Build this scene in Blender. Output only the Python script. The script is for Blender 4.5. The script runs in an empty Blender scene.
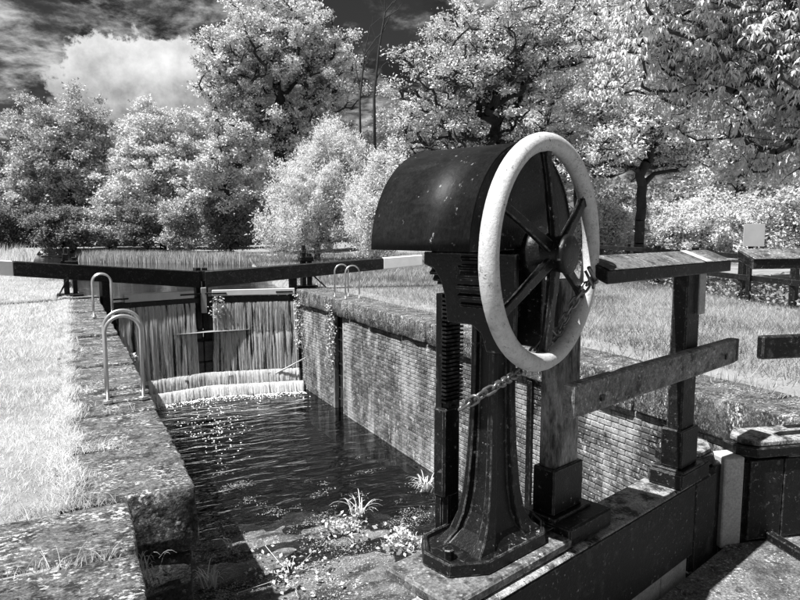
import bpy, bmesh, math, random
import numpy as np
from mathutils import Vector, Matrix, noise as mnoise
random.seed(7); RNG = np.random.default_rng(7)
R = math.radians
sc = bpy.context.scene
COL = sc.collection

# ------------------------------------------------------------------ camera
EYE = np.array([0.0, 0.0, 1.6]); AZ = R(27.2); PITCH = math.atan(72/650); F = 650.0
cam = bpy.data.cameras.new('camera'); camo = bpy.data.objects.new('camera', cam); COL.objects.link(camo)
cam.sensor_width = 36; cam.lens = 36*F/800; cam.clip_start = .02; cam.clip_end = 3000
camo.location = EYE; camo.rotation_euler = (math.pi/2-PITCH, 0, -AZ)
sc.camera = camo
sc.render.resolution_x = 1024; sc.render.resolution_y = 768

# ------------------------------------------------------------------ sky, sun, exposure
SUN_AZ, SUN_EL = R(-96), R(63)          # compass from +Y towards +X
sun = bpy.data.lights.new('sun', 'SUN'); suno = bpy.data.objects.new('sun', sun); COL.objects.link(suno)
sun.energy = 5.0; sun.angle = R(.5); sun.color = (1, 1, 1)
sd = Vector((math.sin(SUN_AZ)*math.cos(SUN_EL), math.cos(SUN_AZ)*math.cos(SUN_EL), math.sin(SUN_EL)))
suno.rotation_euler = sd.to_track_quat('Z', 'Y').to_euler(); suno.location = (-20, 20, 40)
sc.view_settings.view_transform = 'Standard'; sc.view_settings.look = 'None'
sc.view_settings.exposure = 0.95; sc.view_settings.gamma = 1
sc.cycles.max_bounces = 6; sc.cycles.transparent_max_bounces = 12
sc.cycles.use_denoising = True

W = bpy.data.worlds.new('World'); sc.world = W; W.use_nodes = True
nt = W.node_tree; nt.nodes.clear()
def wn(t, **k):
    n = nt.nodes.new(t)
    for a, b in k.items(): setattr(n, a, b)
    return n
def wl(a, b): nt.links.new(a, b)
def wmath(op, a, b=None, c=None, clamp=False):
    n = wn('ShaderNodeMath', operation=op); n.use_clamp = clamp
    for i, v in enumerate((a, b, c)):
        if v is None: continue
        if isinstance(v, (int, float)): n.inputs[i].default_value = v
        else: wl(v, n.inputs[i])
    return n.outputs[0]
tc = wn('ShaderNodeTexCoord'); sep = wn('ShaderNodeSeparateXYZ'); wl(tc.outputs['Generated'], sep.inputs[0])
sky = wn('ShaderNodeTexSky', sky_type='NISHITA'); sky.sun_disc = False
sky.sun_elevation = SUN_EL; sky.sun_rotation = SUN_AZ
bw = wn('ShaderNodeRGBToBW'); wl(sky.outputs[0], bw.inputs[0])
SKYK = 0.15                             # clear sky is nearly black in infrared
base = wmath('MULTIPLY', bw.outputs[0], SKYK)
# cloud sheet: direction divided by height above horizon
den = wmath('ADD', wmath('MAXIMUM', sep.outputs[2], 0.0), .22)
cx = wmath('DIVIDE', sep.outputs[0], den); cy = wmath('DIVIDE', sep.outputs[1], den)
cmb = wn('ShaderNodeCombineXYZ'); wl(cx, cmb.inputs[0]); wl(cy, cmb.inputs[1])
def wnoise(scale, detail, rough, off, dist=0.):
    mp = wn('ShaderNodeMapping'); wl(cmb.outputs[0], mp.inputs[0]); mp.inputs['Location'].default_value = off
    n = wn('ShaderNodeTexNoise'); wl(mp.outputs[0], n.inputs['Vector'])
    n.inputs['Scale'].default_value = scale; n.inputs['Detail'].default_value = detail
    n.inputs['Roughness'].default_value = rough; n.inputs['Distortion'].default_value = dist
    return n.outputs['Fac']
def wramp(v, a, b, lo, hi):
    n = wn('ShaderNodeMapRange'); n.interpolation_type = 'SMOOTHSTEP'; wl(v, n.inputs[0])
    for i, x in zip((1, 2, 3, 4), (a, b, lo, hi)): n.inputs[i].default_value = x
    return n.outputs[0]
n_big = wnoise(1.7, 10, .62, (3.1, 1.7, 0), .15)
n_sh = wnoise(3.6, 10, .66, (9.4, 5.2, 0), .15)
cover = wramp(n_big, .42, .52, 0, 1)
shade = wramp(n_sh, .42, .68, .25, 7.0)
# the one heaped cumulus low in the view
def dirpx(x, y):
    fw = np.array([math.sin(AZ)*math.cos(PITCH), math.cos(AZ)*math.cos(PITCH), -math.sin(PITCH)])
    rt = np.array([math.cos(AZ), -math.sin(AZ), 0]); up = np.cross(rt, fw)
    d = fw+rt*(x-400)/F-up*(y-300)/F
    return d/np.linalg.norm(d)
cu = dirpx(150, 86)
def dotdir(v):
    n = wn('ShaderNodeVectorMath', operation='DOT_PRODUCT'); wl(tc.outputs['Generated'], n.inputs[0]); n.inputs[1].default_value = tuple(v)
    return n.outputs['Value']
side = np.array([cu[1], -cu[0], 0]); side /= np.linalg.norm(side)
upv = np.cross(side, cu)
eu = wmath('DIVIDE', dotdir(side), .125); ev = wmath('DIVIDE', dotdir(upv), .062)
rr = wmath('SQRT', wmath('ADD', wmath('MULTIPLY', eu, eu), wmath('MULTIPLY', ev, ev)))
mpn = wn('ShaderNodeTexNoise'); wl(tc.outputs['Generated'], mpn.inputs['Vector']); mpn.inputs['Scale'].default_value = 17; mpn.inputs['Detail'].default_value = 12; mpn.inputs['Roughness'].default_value = .62
rr = wmath('ADD', rr, wmath('MULTIPLY', wmath('SUBTRACT', mpn.outputs['Fac'], .5), 2.1))
front = wmath('GREATER_THAN', dotdir(cu), 0.0)
cum = wmath('MULTIPLY', wramp(rr, .88, 1.02, 1, 0), front)
cumb = wmath('ADD', wramp(ev, -1.1, .8, 3.0, 8.5), wmath('MULTIPLY', wmath('SUBTRACT', mpn.outputs['Fac'], .5), 14.0))
def wmix(f, a, b):
    n = wn('ShaderNodeMix', data_type='FLOAT'); wl(f, n.inputs[0]); wl(a, n.inputs[2]); wl(b, n.inputs[3]); return n.outputs[0]
v = wmix(cum, wmix(cover, base, shade), cumb)
bg = wn('ShaderNodeBackground'); wl(v, bg.inputs['Color']); bg.inputs['Strength'].default_value = .055
wo = wn('ShaderNodeOutputWorld'); wl(bg.outputs[0], wo.inputs[0])

# ------------------------------------------------------------------ materials (infrared photograph: reflectances are grey)
MATS = {}
def mat(name, v, rough=.7, var=0., vscale=4., fleck=None, bump=0., bscale=40., stretch=(1, 1, 1), island=0., transl=0., spec=.4, metal=0., objvar=0., coat=0., stain_or_light=None, coord='Object', grain=0., gscale=110., edge=None):
    """v base reflectance; var = +- noise; fleck=(value, scale, threshold); stain=(value, scale, lo, hi)"""
    m = bpy.data.materials.new(name); m.use_nodes = True; t = m.node_tree; t.nodes.clear()
    N = lambda ty, **k: (lambda n: ([setattr(n, a, b) for a, b in k.items()], n)[1])(t.nodes.new(ty))
    L = t.links.new
    def M(op, a, b=None, clamp=False):
        n = N('ShaderNodeMath', operation=op); n.use_clamp = clamp
        for i, x in enumerate((a, b)):
            if x is None: continue
            if isinstance(x, (int, float)): n.inputs[i].default_value = x
            else: L(x, n.inputs[i])
        return n.outputs[0]
    out = N('ShaderNodeOutputMaterial'); p = N('ShaderNodeBsdfPrincipled')
    geo = N('ShaderNodeNewGeometry'); tcn = N('ShaderNodeTexCoord')
    mp = N('ShaderNodeMapping')
    L(geo.outputs['Position'] if coord == 'World' else tcn.outputs[coord], mp.inputs[0]); mp.inputs['Scale'].default_value = stretch
    def NZ(scale, detail=6, rough_=.6, src=None):
        n = N('ShaderNodeTexNoise'); L((src or mp).outputs[0], n.inputs['Vector']); n.inputs['Scale'].default_value = scale
        n.inputs['Detail'].default_value = detail; n.inputs['Roughness'].default_value = rough_; return n.outputs['Fac']
    def MR(x, a, b, lo, hi):
        n = N('ShaderNodeMapRange'); L(x, n.inputs[0])
        for i, y in zip((1, 2, 3, 4), (a, b, lo, hi)): n.inputs[i].default_value = y
        return n.outputs[0]
    val = N('ShaderNodeValue'); val.outputs[0].default_value = v; cur = val.outputs[0]
    if var: cur = M('MULTIPLY', cur, MR(NZ(vscale), .25, .75, 1-var, 1+var))
    if island: cur = M('MULTIPLY', cur, MR(geo.outputs['Random Per Island'], 0, 1, 1-island, 1+island))
    if objvar:
        oi = N('ShaderNodeObjectInfo'); cur = M('MULTIPLY', cur, MR(oi.outputs['Random'], 0, 1, 1-objvar, 1+objvar))
    def mixv(f, a, b):
        n = N('ShaderNodeMix', data_type='FLOAT'); L(f, n.inputs[0]); L(a, n.inputs[2])
        if isinstance(b, (int, float)): n.inputs[3].default_value = b
        else: L(b, n.inputs[3])
        return n.outputs[0]
    for st in ([stain_or_light] if isinstance(stain_or_light, tuple) else stain_or_light or []):
        mw = N('ShaderNodeMapping'); L(geo.outputs['Position'], mw.inputs[0]); mw.inputs['Scale'].default_value = st[4] if len(st) > 4 else (1, 1, 1)
        mw.inputs['Location'].default_value = (st[0]*70, st[1]*3, 0)
        cur = mixv(MR(NZ(st[1], 8, .65, mw), st[2], st[3], 0, 1), cur, st[0])
    if edge:
        bv = N('ShaderNodeBevel'); bv.samples = 4; bv.inputs['Radius'].default_value = edge[1]
        dt = N('ShaderNodeVectorMath', operation='DOT_PRODUCT'); L(bv.outputs[0], dt.inputs[0]); L(geo.outputs['Normal'], dt.inputs[1])
        cur = mixv(M('MULTIPLY', MR(dt.outputs['Value'], .985, .88, 0, 1), MR(NZ(28, 5, .7), .44, .58, .08, 1)), cur, edge[0])
    if fleck:
        cur = mixv(M('MULTIPLY', MR(NZ(fleck[1], 5, .7), fleck[2], fleck[2]+.06, 0, 1), MR(NZ(fleck[1]/9, 3, .6), .46, .62, .12, 1)), cur, fleck[0])
    if grain: cur = M('MULTIPLY', cur, MR(NZ(gscale, 4, .75), .32, .68, 1-grain, 1+grain))
    L(cur, p.inputs['Base Color'])
    p.inputs['Roughness'].default_value = rough; p.inputs['Specular IOR Level'].default_value = spec
    p.inputs['Metallic'].default_value = metal; p.inputs['Coat Weight'].default_value = coat
    if bump:
        b = N('ShaderNodeBump'); b.inputs['Strength'].default_value = 1; b.inputs['Distance'].default_value = bump
        L(NZ(bscale, 6, .65), b.inputs['Height']); L(b.outputs[0], p.inputs['Normal'])
    sh = p.outputs[0]
    if transl:
        tr = N('ShaderNodeBsdfTranslucent'); L(cur, tr.inputs[0]); mx = N('ShaderNodeMixShader'); mx.inputs[0].default_value = transl
        L(sh, mx.inputs[1]); L(tr.outputs[0], mx.inputs[2]); sh = mx.outputs[0]
    L(sh, out.inputs[0]); MATS[name] = m
    return m
BLACKW = mat('black_painted_timber', .009, .5, .6, 6, (.30, 60, .605), .0025, 60, stain_or_light=[(.05, 13, .56, .70), (.09, 26, .62, .70)], grain=.6, gscale=130, spec=.22, edge=(.20, .007))
BLACKT = mat('weathered_beam_top', .30, .75, .5, 9, (.55, 60, .57), .004, 70, (2.2, .8, 1), stain_or_light=[(.025, 10, .48, .60), (.02, 30, .58, .64)], grain=.8, gscale=90)
BLACKI = mat('black_painted_iron', .007, .34, .6, 9, (.36, 55, .615), .0016, 90, stain_or_light=[(.026, 16, .57, .72), (.12, 34, .64, .70)], grain=.6, gscale=140, spec=.25, edge=(.22, .006))
HOODM = mat('hood_black_paint', .012, .42, .6, 8, (.30, 40, .64), .0012, 30, (1, 1, .5), spec=.08, stain_or_light=(.019, 9, .50, .66, (1, 1, 3)), grain=.4, gscale=120)  # lighter horizontal bands painted in as streaks of sheen
OLDW = mat('faded_grey_timber', .28, .8, .45, 5, (.03, 34, .57), .003, 30, (1, 1, .3), stain_or_light=[(.035, 14, .52, .64, (1, 1, .25)), (.02, 5, .55, .66, (1, 1, .5))], grain=.5, gscale=90)
RAILT = mat('grey_rail_board', .12, .75, .5, 7, (.42, 44, .56), .003, 40, (1, 1, 1), stain_or_light=[(.03, 14, .50, .62), (.26, 22, .60, .68)], grain=.7, gscale=80, edge=(.34, .006))
RAILG = mat('pale_rail_timber', .17, .75, .5, 7, (.46, 44, .57), .003, 40, stain_or_light=[(.045, 14, .52, .64), (.34, 22, .60, .68)], grain=.6, gscale=80, edge=(.42, .006))
PALEW = mat('pale_timber', .40, .8, .25, 5, (.12, 40, .62), .002, 40, grain=0.3, gscale=90)
WHITEP = mat('chipped_white_paint', .55, .5, .12, 30, (.06, 95, .585), .002, 110, stain_or_light=[(.36, 40, .55, .68), (.10, 70, .64, .70), (.30, 9, .60, .72)], grain=.12, gscale=160)
WHITEB = mat('white_end_or_lit_board', .66, .6, .12, 4)
STEEL = mat('galvanised_steel', .55, .32, .1, 20, metal=.7)
CHAINM = mat('galvanised_chain', .20, .38, .4, 30, metal=.8)
STONE = mat('weathered_coping_stone', .10, .85, .6, 9, (.62, 30, .52), .022, 28, (1, 1.6, 1), stain_or_light=[(.02, 6, .49, .60), (.30, 3.2, .60, .70), (.018, 17, .55, .63)], objvar=.2, grain=.85, gscale=55)
STONED = mat('dark_wall_stone', .045, .8, .6, 6, (.40, 14, .60), .016, 20, objvar=.25, grain=.7, gscale=45)
BST = [(.36, 1.3, .49, .62, (1.6, 1.6, .4)), (.025, 1.0, .54, .64, (1, 1, .8)), (.42, 6, .58, .66, (1, 1, .6))]
BRICK = mat('old_brick', .11, .85, .5, 14, (.50, 30, .56), .005, 50, objvar=.45, stain_or_light=BST, grain=.6, gscale=90)
BRICKS = mat('old_brick_far', .11, .85, .5, 14, (.50, 30, .56), .005, 50, island=.45, stain_or_light=BST, coord='World', grain=.6, gscale=90)
MORTAR = mat('lime_mortar', .12, .9, .4, 6, bump=.004, bscale=60, stain_or_light=BST, coord='World', grain=.5, gscale=60)
CONC = mat('concrete_deck', .15, .9, .5, 7, (.60, 60, .555), .007, 110, stain_or_light=[(.05, 5, .48, .62), (.035, 16, .56, .66)], coord='World', grain=.8, gscale=90)
SOIL = mat('turf_soil', .25, .95, .4, 1.2, bump=.02, bscale=12, stain_or_light=(.16, .7, .52, .66), coord='World')
GRASS = mat('grass_blades', .80, .6, island=.22, transl=.42, spec=.2, stain_or_light=(.45, .35, .52, .68))
GRASSR = mat('rough_grass_blades', .40, .6, island=.40, transl=.3, spec=.2, stain_or_light=(.17, .45, .46, .58))  # darker patches painted in for tree shade dappling the bank
REED = mat('reed_blades', .50, .6, island=.3, transl=.35, spec=.2)
PLANT = mat('chamber_plant_leaf', .66, .55, island=.2, transl=.3, spec=.2)
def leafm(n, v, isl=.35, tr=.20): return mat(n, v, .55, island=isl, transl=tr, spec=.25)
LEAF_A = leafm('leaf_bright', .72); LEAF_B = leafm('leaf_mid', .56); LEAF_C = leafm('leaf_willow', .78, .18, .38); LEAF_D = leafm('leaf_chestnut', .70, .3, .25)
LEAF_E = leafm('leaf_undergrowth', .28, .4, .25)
BARK = mat('dark_bark', .03, .9, .4, 8, bump=.01, bscale=20, coord='World')
BARKL = mat('grey_bark', .11, .9, .4, 8, bump=.01, bscale=20, coord='World')
SILT = mat('silt_mud', .15, .6, .6, 5, (.5, 30, .56), .016, 26, coord='World', stain_or_light=[(.03, 2.4, .46, .60, (.6, 1.6, 1)), (.34, 5, .60, .70)], grain=.7, gscale=60)
DEEPBED = mat('dark_deep_bed', .02, .8, .4, 3, coord='World')  # dark wet silt, its black also standing in for light lost in depth
WETW = mat('wet_gate_planks', .035, .35, .5, 5, (.25, 20, .66), .004, 30, (1, 1, .3), objvar=.5, grain=0.5, gscale=40)
WETS = mat('wet_step_stone', .10, .4, .5, 4, (.4, 14, .62), .01, 18, grain=0.5, gscale=40)
FOAM = mat('foam', .85, .7, .1, 30)
SIGNM = mat('sign_back_grey', .42, .5, .08, 6)

def watermat(name, v, bump, scale, stretch=(1, 1, 1), clear=0.):
    m = bpy.data.materials.new(name); m.use_nodes = True; t = m.node_tree; p = t.nodes['Principled BSDF']
    p.inputs['Base Color'].default_value = (v, v, v, 1); p.inputs['Roughness'].default_value = .06; p.inputs['IOR'].default_value = 1.33
    g = t.nodes.new('ShaderNodeNewGeometry'); mp = t.nodes.new('ShaderNodeMapping'); t.links.new(g.outputs['Position'], mp.inputs[0])
    mp.inputs['Scale'].default_value = stretch; mp.inputs['Rotation'].default_value = (0, 0, R(20))
    a = t.nodes.new('ShaderNodeTexNoise'); a.inputs['Scale'].default_value = scale; a.inputs['Detail'].default_value = 3; a.inputs['Distortion'].default_value = .6
    t.links.new(mp.outputs[0], a.inputs['Vector'])
    b = t.nodes.new('ShaderNodeBump'); b.inputs['Distance'].default_value = bump; t.links.new(a.outputs['Fac'], b.inputs['Height'])
    t.links.new(b.outputs[0], p.inputs['Normal'])
    if clear:
        tr = t.nodes.new('ShaderNodeBsdfTransparent'); tr.inputs[0].default_value = (clear, clear, clear, 1); gl_ = t.nodes.new('ShaderNodeBsdfGlossy'); gl_.inputs['Roughness'].default_value = .05
        fr_ = t.nodes.new('ShaderNodeFresnel'); fr_.inputs['IOR'].default_value = 1.33; mx = t.nodes.new('ShaderNodeMixShader')
        for n_ in (gl_, fr_): t.links.new(b.outputs[0], n_.inputs['Normal'])
        t.links.new(fr_.outputs[0], mx.inputs[0]); t.links.new(tr.outputs[0], mx.inputs[1]); t.links.new(gl_.outputs[0], mx.inputs[2]); t.links.new(mx.outputs[0], t.nodes['Material Output'].inputs[0])
    return m
WATER = watermat('chamber_water', .012, .06, 2.2, (.8, 1.9, 1), .36)
CANAL = watermat('canal_water', .02, .012, 1.2, (.6, 1.6, 1))
def fallmat():
    m = bpy.data.materials.new('falling_water'); m.use_nodes = True; t = m.node_tree; p = t.nodes['Principled BSDF']
    p.inputs['Base Color'].default_value = (.95, .95, .95, 1); p.inputs['Roughness'].default_value = .35
    g = t.nodes.new('ShaderNodeNewGeometry'); mp = t.nodes.new('ShaderNodeMapping'); t.links.new(g.outputs['Position'], mp.inputs[0]); mp.inputs['Scale'].default_value = (9, 0, .55)
    a = t.nodes.new('ShaderNodeTexNoise'); a.inputs['Scale'].default_value = 1; a.inputs['Detail'].default_value = 7; a.inputs['Roughness'].default_value = .65; t.links.new(mp.outputs[0], a.inputs['Vector'])
    r = t.nodes.new('ShaderNodeMapRange'); t.links.new(a.outputs['Fac'], r.inputs[0])
    for i, x in zip((1, 2, 3, 4), (.44, .57, .02, 1.0)): r.inputs[i].default_value = x
    tl = t.nodes.new('ShaderNodeBsdfTranslucent'); tl.inputs[0].default_value = (.9, .9, .9, 1); mx = t.nodes.new('ShaderNodeMixShader'); mx.inputs[0].default_value = .5
    tp = t.nodes.new('ShaderNodeBsdfTransparent'); m2 = t.nodes.new('ShaderNodeMixShader'); t.links.new(r.outputs[0], m2.inputs[0])
    t.links.new(p.outputs[0], mx.inputs[1]); t.links.new(tl.outputs[0], mx.inputs[2]); t.links.new(tp.outputs[0], m2.inputs[1]); t.links.new(mx.outputs[0], m2.inputs[2])
    t.links.new(m2.outputs[0], t.nodes['Material Output'].inputs[0]); return m
FALL = fallmat()
SPILL = fallmat(); SPILL.name = 'spilling_foam'
for n_ in SPILL.node_tree.nodes:
    if n_.type == 'MAP_RANGE': n_.inputs[1].default_value = .34; n_.inputs[2].default_value = .52

# ------------------------------------------------------------------ helpers
ROOTM = {}
def tag(o, label=None, cat=None, group=None, kind=None):
    if label: o['label'] = label
    if cat: o['category'] = cat
    if group: o['group'] = group
    if kind: o['kind'] = kind
    return o
def empty(name, loc, rz=0, label=None, cat=None, group=None):
    o = bpy.data.objects.new(name, None); COL.objects.link(o); o.location = loc; o.rotation_euler = (0, 0, rz); o.empty_display_size = .1
    ROOTM[o.name] = (Matrix.Translation(Vector(loc)) @ Matrix.Rotation(rz, 4, 'Z')).inverted()
    return tag(o, label, cat, group)
def finish(me, name, m, parent=None, smooth=False):
    if not me.materials: me.materials.append(m)
    if smooth: me.polygons.foreach_set('use_smooth', [True]*len(me.polygons))
    o = bpy.data.objects.new(name, me); COL.objects.link(o)
    if parent is not None:
        o.parent = parent
        r = parent
        while r.parent is not None: r = r.parent
        if r.name in ROOTM: me.transform(ROOTM[r.name])
    return o
class MB:
    """collects faces in world coordinates"""
    def __init__(s): s.v = []; s.f = []
    def add(s, vs, fs):
        n = len(s.v); s.v += [tuple(map(float, x)) for x in vs]; s.f += [tuple(n+i for i in f) for f in fs]; return s
    def box(s, lo, hi, fr=None):
        x0, y0, z0 = lo; x1, y1, z1 = hi
        vs = [(x0, y0, z0), (x1, y0, z0), (x1, y1, z0), (x0, y1, z0), (x0, y0, z1), (x1, y0, z1), (x1, y1, z1), (x0, y1, z1)]
        if fr: vs = [fr(*q) for q in vs]
        return s.add(vs, [(3, 2, 1, 0), (4, 5, 6, 7), (0, 1, 5, 4), (1, 2, 6, 5), (2, 3, 7, 6), (3, 0, 4, 7)])
    def prism(s, poly, z0, z1, fr=None):
        n = len(poly); vs = [(x, y, z0) for x, y in poly]+[(x, y, z1) for x, y in poly]
        if fr: vs = [fr(*q) for q in vs]
        return s.add(vs, [tuple(range(n))[::-1], tuple(range(n, 2*n))]+[(i, (i+1) % n, n+(i+1) % n, n+i) for i in range(n)])
    def loft(s, rings, caps=True, closed=False):
        k = len(rings[0]); n0 = len(s.v); vs = [q for r in rings for q in r]; fs = []
        m = len(rings)
        for i in range(m if closed else m-1):
            for j in range(k):
                a, b = i*k, ((i+1) % m)*k; fs.append((a+j, a+(j+1) % k, b+(j+1) % k, b+j))
        if caps and not closed: fs += [tuple(range(k))[::-1], tuple((m-1)*k+i for i in range(k))]
        return s.add(vs, fs)
    def tube(s, path, rad, k=8, closed=False, caps=True):
        P = [Vector(q) for q in path]; n = len(P); rads = rad if hasattr(rad, '__len__') else [rad]*n
        rings = []; ref = None
        for i in range(n):
            if closed: t = P[(i+1) % n]-P[i-1]
            else: t = P[min(i+1, n-1)]-P[max(i-1, 0)]
            t.normalize()
            if ref is None:
                ref = t.orthogonal().normalized()
            ref = (ref-t*ref.dot(t)).normalized(); b = t.cross(ref)
            rings.append([P[i]+(ref*math.cos(2*math.pi*j/k)+b*math.sin(2*math.pi*j/k))*rads[i] for j in range(k)])
        return s.loft(rings, caps, closed)
    def build(s, name, m, parent=None, bevel=0, smooth=False, seg=1):
        me = bpy.data.meshes.new(name); me.from_pydata(s.v, [], s.f)
        bm = bmesh.new(); bm.from_mesh(me); bmesh.ops.recalc_face_normals(bm, faces=bm.faces)
        if bevel:
            es = [e for e in bm.edges if e.is_manifold and e.calc_face_angle(0) > R(25)]
            bmesh.ops.bevel(bm, geom=es, offset=bevel, segments=seg, profile=.6, affect='EDGES', clamp_overlap=True)
        bm.to_mesh(me); bm.free()
        return finish(me, name, m, parent, smooth)
def rough_block(name, lo, hi, m, parent, amp=.012, seed=0, bevel=.02, cut=.09, keep_top=.5):
    """a worn stone block: bevelled, subdivided, displaced by noise"""
    bm = bmesh.new(); sx, sy, sz = [hi[i]-lo[i] for i in range(3)]
    bmesh.ops.create_cube(bm, size=1)
    for v in bm.verts: v.co = Vector((lo[0]+(v.co.x+.5)*sx, lo[1]+(v.co.y+.5)*sy, lo[2]+(v.co.z+.5)*sz))
    bmesh.ops.bevel(bm, geom=list(bm.edges), offset=bevel, segments=2, profile=.6, affect='EDGES')
    for _ in range(4):
        es = [e for e in bm.edges if e.calc_length() > cut*1.6]
        if not es: break
        bmesh.ops.subdivide_edges(bm, edges=es, cuts=1, use_grid_fill=True)
    bm.normal_update()
    for v in bm.verts:
        q = v.co*3.1+Vector((seed*7.3, seed*3.1, 0)); d = mnoise.fractal(q, 1, 2, 4)*amp + mnoise.noise(v.co*14)*amp*.4
        up = keep_top if v.normal.z > .9 else 1
        if max(abs(v.normal.x), abs(v.normal.y), abs(v.normal.z)) < .93: d = d*1.2-abs(mnoise.noise(v.co*9+Vector((seed, 0, 0))))*.022
        v.co += v.normal*d*up
    bmesh.ops.triangulate(bm, faces=[f for f in bm.faces if len(f.verts) > 4])
    me = bpy.data.meshes.new(name); bm.to_mesh(me); bm.free()
    return finish(me, name, m, parent, True)
def mesh_np(name, V, Fq, m, parent=None, smooth=False):
    """fast mesh from numpy verts and faces (all the same corner count)"""
    me = bpy.data.meshes.new(name); k = Fq.shape[1]
    me.vertices.add(len(V)); me.vertices.foreach_set('co', np.ascontiguousarray(V, np.float32).ravel())
    me.loops.add(Fq.size); me.loops.foreach_set('vertex_index', np.ascontiguousarray(Fq, np.int32).ravel())
    me.polygons.add(len(Fq)); me.polygons.foreach_set('loop_start', np.arange(0, Fq.size, k, dtype=np.int32))
    me.update(calc_edges=True); 
    return finish(me, name, m, parent, smooth)
def copy_obj(o, parent=None, loc=None, rz=None):
    c = o.copy(); COL.objects.link(c); c.parent = parent
    if loc is not None: c.location = loc
    if rz is not None: c.rotation_euler = (0, 0, rz)
    for ch in o.children: copy_obj(ch, c)
    return c
_fw = np.array([math.sin(AZ)*math.cos(PITCH), math.cos(AZ)*math.cos(PITCH), -math.sin(PITCH)])
_rt = np.array([math.cos(AZ), -math.sin(AZ), 0]); _up = np.cross(_rt, _fw)
def proj(P):
    q = np.asarray(P, float)-EYE; c = q@_fw
    return 400+F*(q@_rt)/c, 300-F*(q@_up)/c, c
def ground(x, y, z=0.):
    d = _fw+_rt*(x-400)/F-_up*(y-300)/F; return EYE+d*(z-EYE[2])/d[2]
def at_depth(x, depth):
    d = _fw*np.array([1, 1, 0]); d /= np.linalg.norm(d); return (d+_rt*(x-400)/F*1.006)*depth

exec_parts = []
# ================================================================== GROUND
XL, XR = .65, 5.43             # chamber faces
GL, GR = -.10, 6.15            # back edges of the copings
YG = 16.5                      # upper gate heels
WZ, CZ, DZ = -2.6, -.42, -.07  # chamber water, canal water, deck
CANPTS = [(16.4, .65, 5.43), (18.2, .45, 6.1), (24, -.2, 7.0), (32, -1.5, 8.6), (36, -2.5, 9.4), (42, -6, 9.8), (52, -16, 4), (64, -26, -8), (80, -40, -24)]
def canal_edges(y):
    ys = [p[0] for p in CANPTS]
    return np.interp(y, ys, [p[1] for p in CANPTS]), np.interp(y, ys, [p[2] for p in CANPTS])
def ground_z(x, y):
    z = -.015+.03*mnoise.noise(Vector((x*.35, y*.35, 0)))
    d = math.hypot(x-2, y-20)
    if y > 16.4 and y < 80:
        l, r = canal_edges(y); inside = min(x-l, r-x)
        z -= min(max(inside*1.6+.1, 0), 1.0)
    if x > 15: z += min((x-15)*.03, .6)
    if x < -6: z += min((-6-x)*.05, .8)
    return z
gx = np.unique(np.concatenate([[-900, -400, -200, -120, -80, -55, -40, -30], np.arange(-24, -8, 2.), np.arange(-8, GL, .79), [GL, GR], np.arange(6.7, 24, .8), np.arange(.2, 6, .6), np.arange(25, 50, 3.), [60, 90, 140, 220, 400, 900]]))
gy = np.unique(np.concatenate([[-900, -300, -100, -40, -20, -10, -5], np.arange(-3, 16, 1.), [16.6], np.arange(17, 60, .8), np.arange(62, 100, 4.), [120, 160, 250, 500, 1500]]))
V = []; idx = {}
for i, x in enumerate(gx):
    for j, y in enumerate(gy):
        idx[i, j] = len(V); V.append((x, y, ground_z(x, y) if -100 < x < 100 and y < 120 else -.01))
Fs = []
for i in range(len(gx)-1):
    for j in range(len(gy)-1):
        xm, ym = (gx[i]+gx[i+1])/2, (gy[j]+gy[j+1])/2
        if GL < xm < GR and ym < 16.6: continue
        if -2.2 < xm < GL and 0 < ym < 3.0 and False: continue
        Fs.append((idx[i, j], idx[i+1, j], idx[i+1, j+1], idx[i, j+1]))
tag(mesh_np('grass_ground', np.array(V), np.array(Fs), SOIL, smooth=True), kind='structure')
def sheet(name, poly, z, m):
    me = bpy.data.meshes.new(name); me.from_pydata([(x, y, z) for x, y in poly], [], [tuple(range(len(poly)))])
    return tag(finish(me, name, m), kind='structure')
sheet('chamber_water', [(XL-.5, 1.3), (XR+.3, 1.3), (XR+.3, 17.3), (XL-.5, 17.3)], WZ, WATER)
lft = [(p[1]-.3, p[0]) for p in CANPTS]; rgt = [(p[2]+.3, p[0]) for p in CANPTS]
sheet('canal_water', [(.4, 17.25), (5.7, 17.25)]+rgt[1:]+lft[:0:-1], CZ, CANAL)
# silt shoal that rises out of the shallow water at the near end
sx = np.linspace(XL-.4, XR+.06, 80); sy = np.concatenate([np.linspace(1.4, 11.4, 190), np.linspace(11.6, 17.2, 30)]); V = []; Fs = []
for j, y in enumerate(sy):
    for i, x in enumerate(sx):
        h = .13*mnoise.fractal(Vector((x*1.1+3, y*1.9, .3)), 1, 2, 6)+.035*mnoise.noise(Vector((x*6, y*5, 2)))
        base_h = np.interp(y, [1.4, 6.2, 7.2, 8.4, 9.6, 11.0, 12.5, 17.2], [.05, .035, .015, -.012, -.08, -.30, -.7, -.75])
        base_h -= .12*max(0, min(1, (x-3.3)/1.4))*max(0, min(1, (y-7.4)/1.2))
        V.append((x, y, WZ+base_h+h*.55))
for j in range(len(sy)-1):
    for i in range(len(sx)-1):
        a = j*len(sx)+i; Fs.append((a, a+1, a+len(sx)+1, a+len(sx)))
Fs = np.array(Fs); VA = np.array(V)[Fs[:, 0]]; nearf = VA[:, 1] < np.array([8.9+.7*mnoise.noise(Vector((q[0]*1.3, q[1]*.8, 5)))-.5*max(0, q[0]-3.2) for q in VA])
tag(mesh_np('silt_bed', np.array(V), Fs[nearf], SILT, smooth=True), kind='structure')
tag(mesh_np('chamber_floor', np.array(V), Fs[~nearf], DEEPBED, smooth=True), kind='structure')
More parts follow.
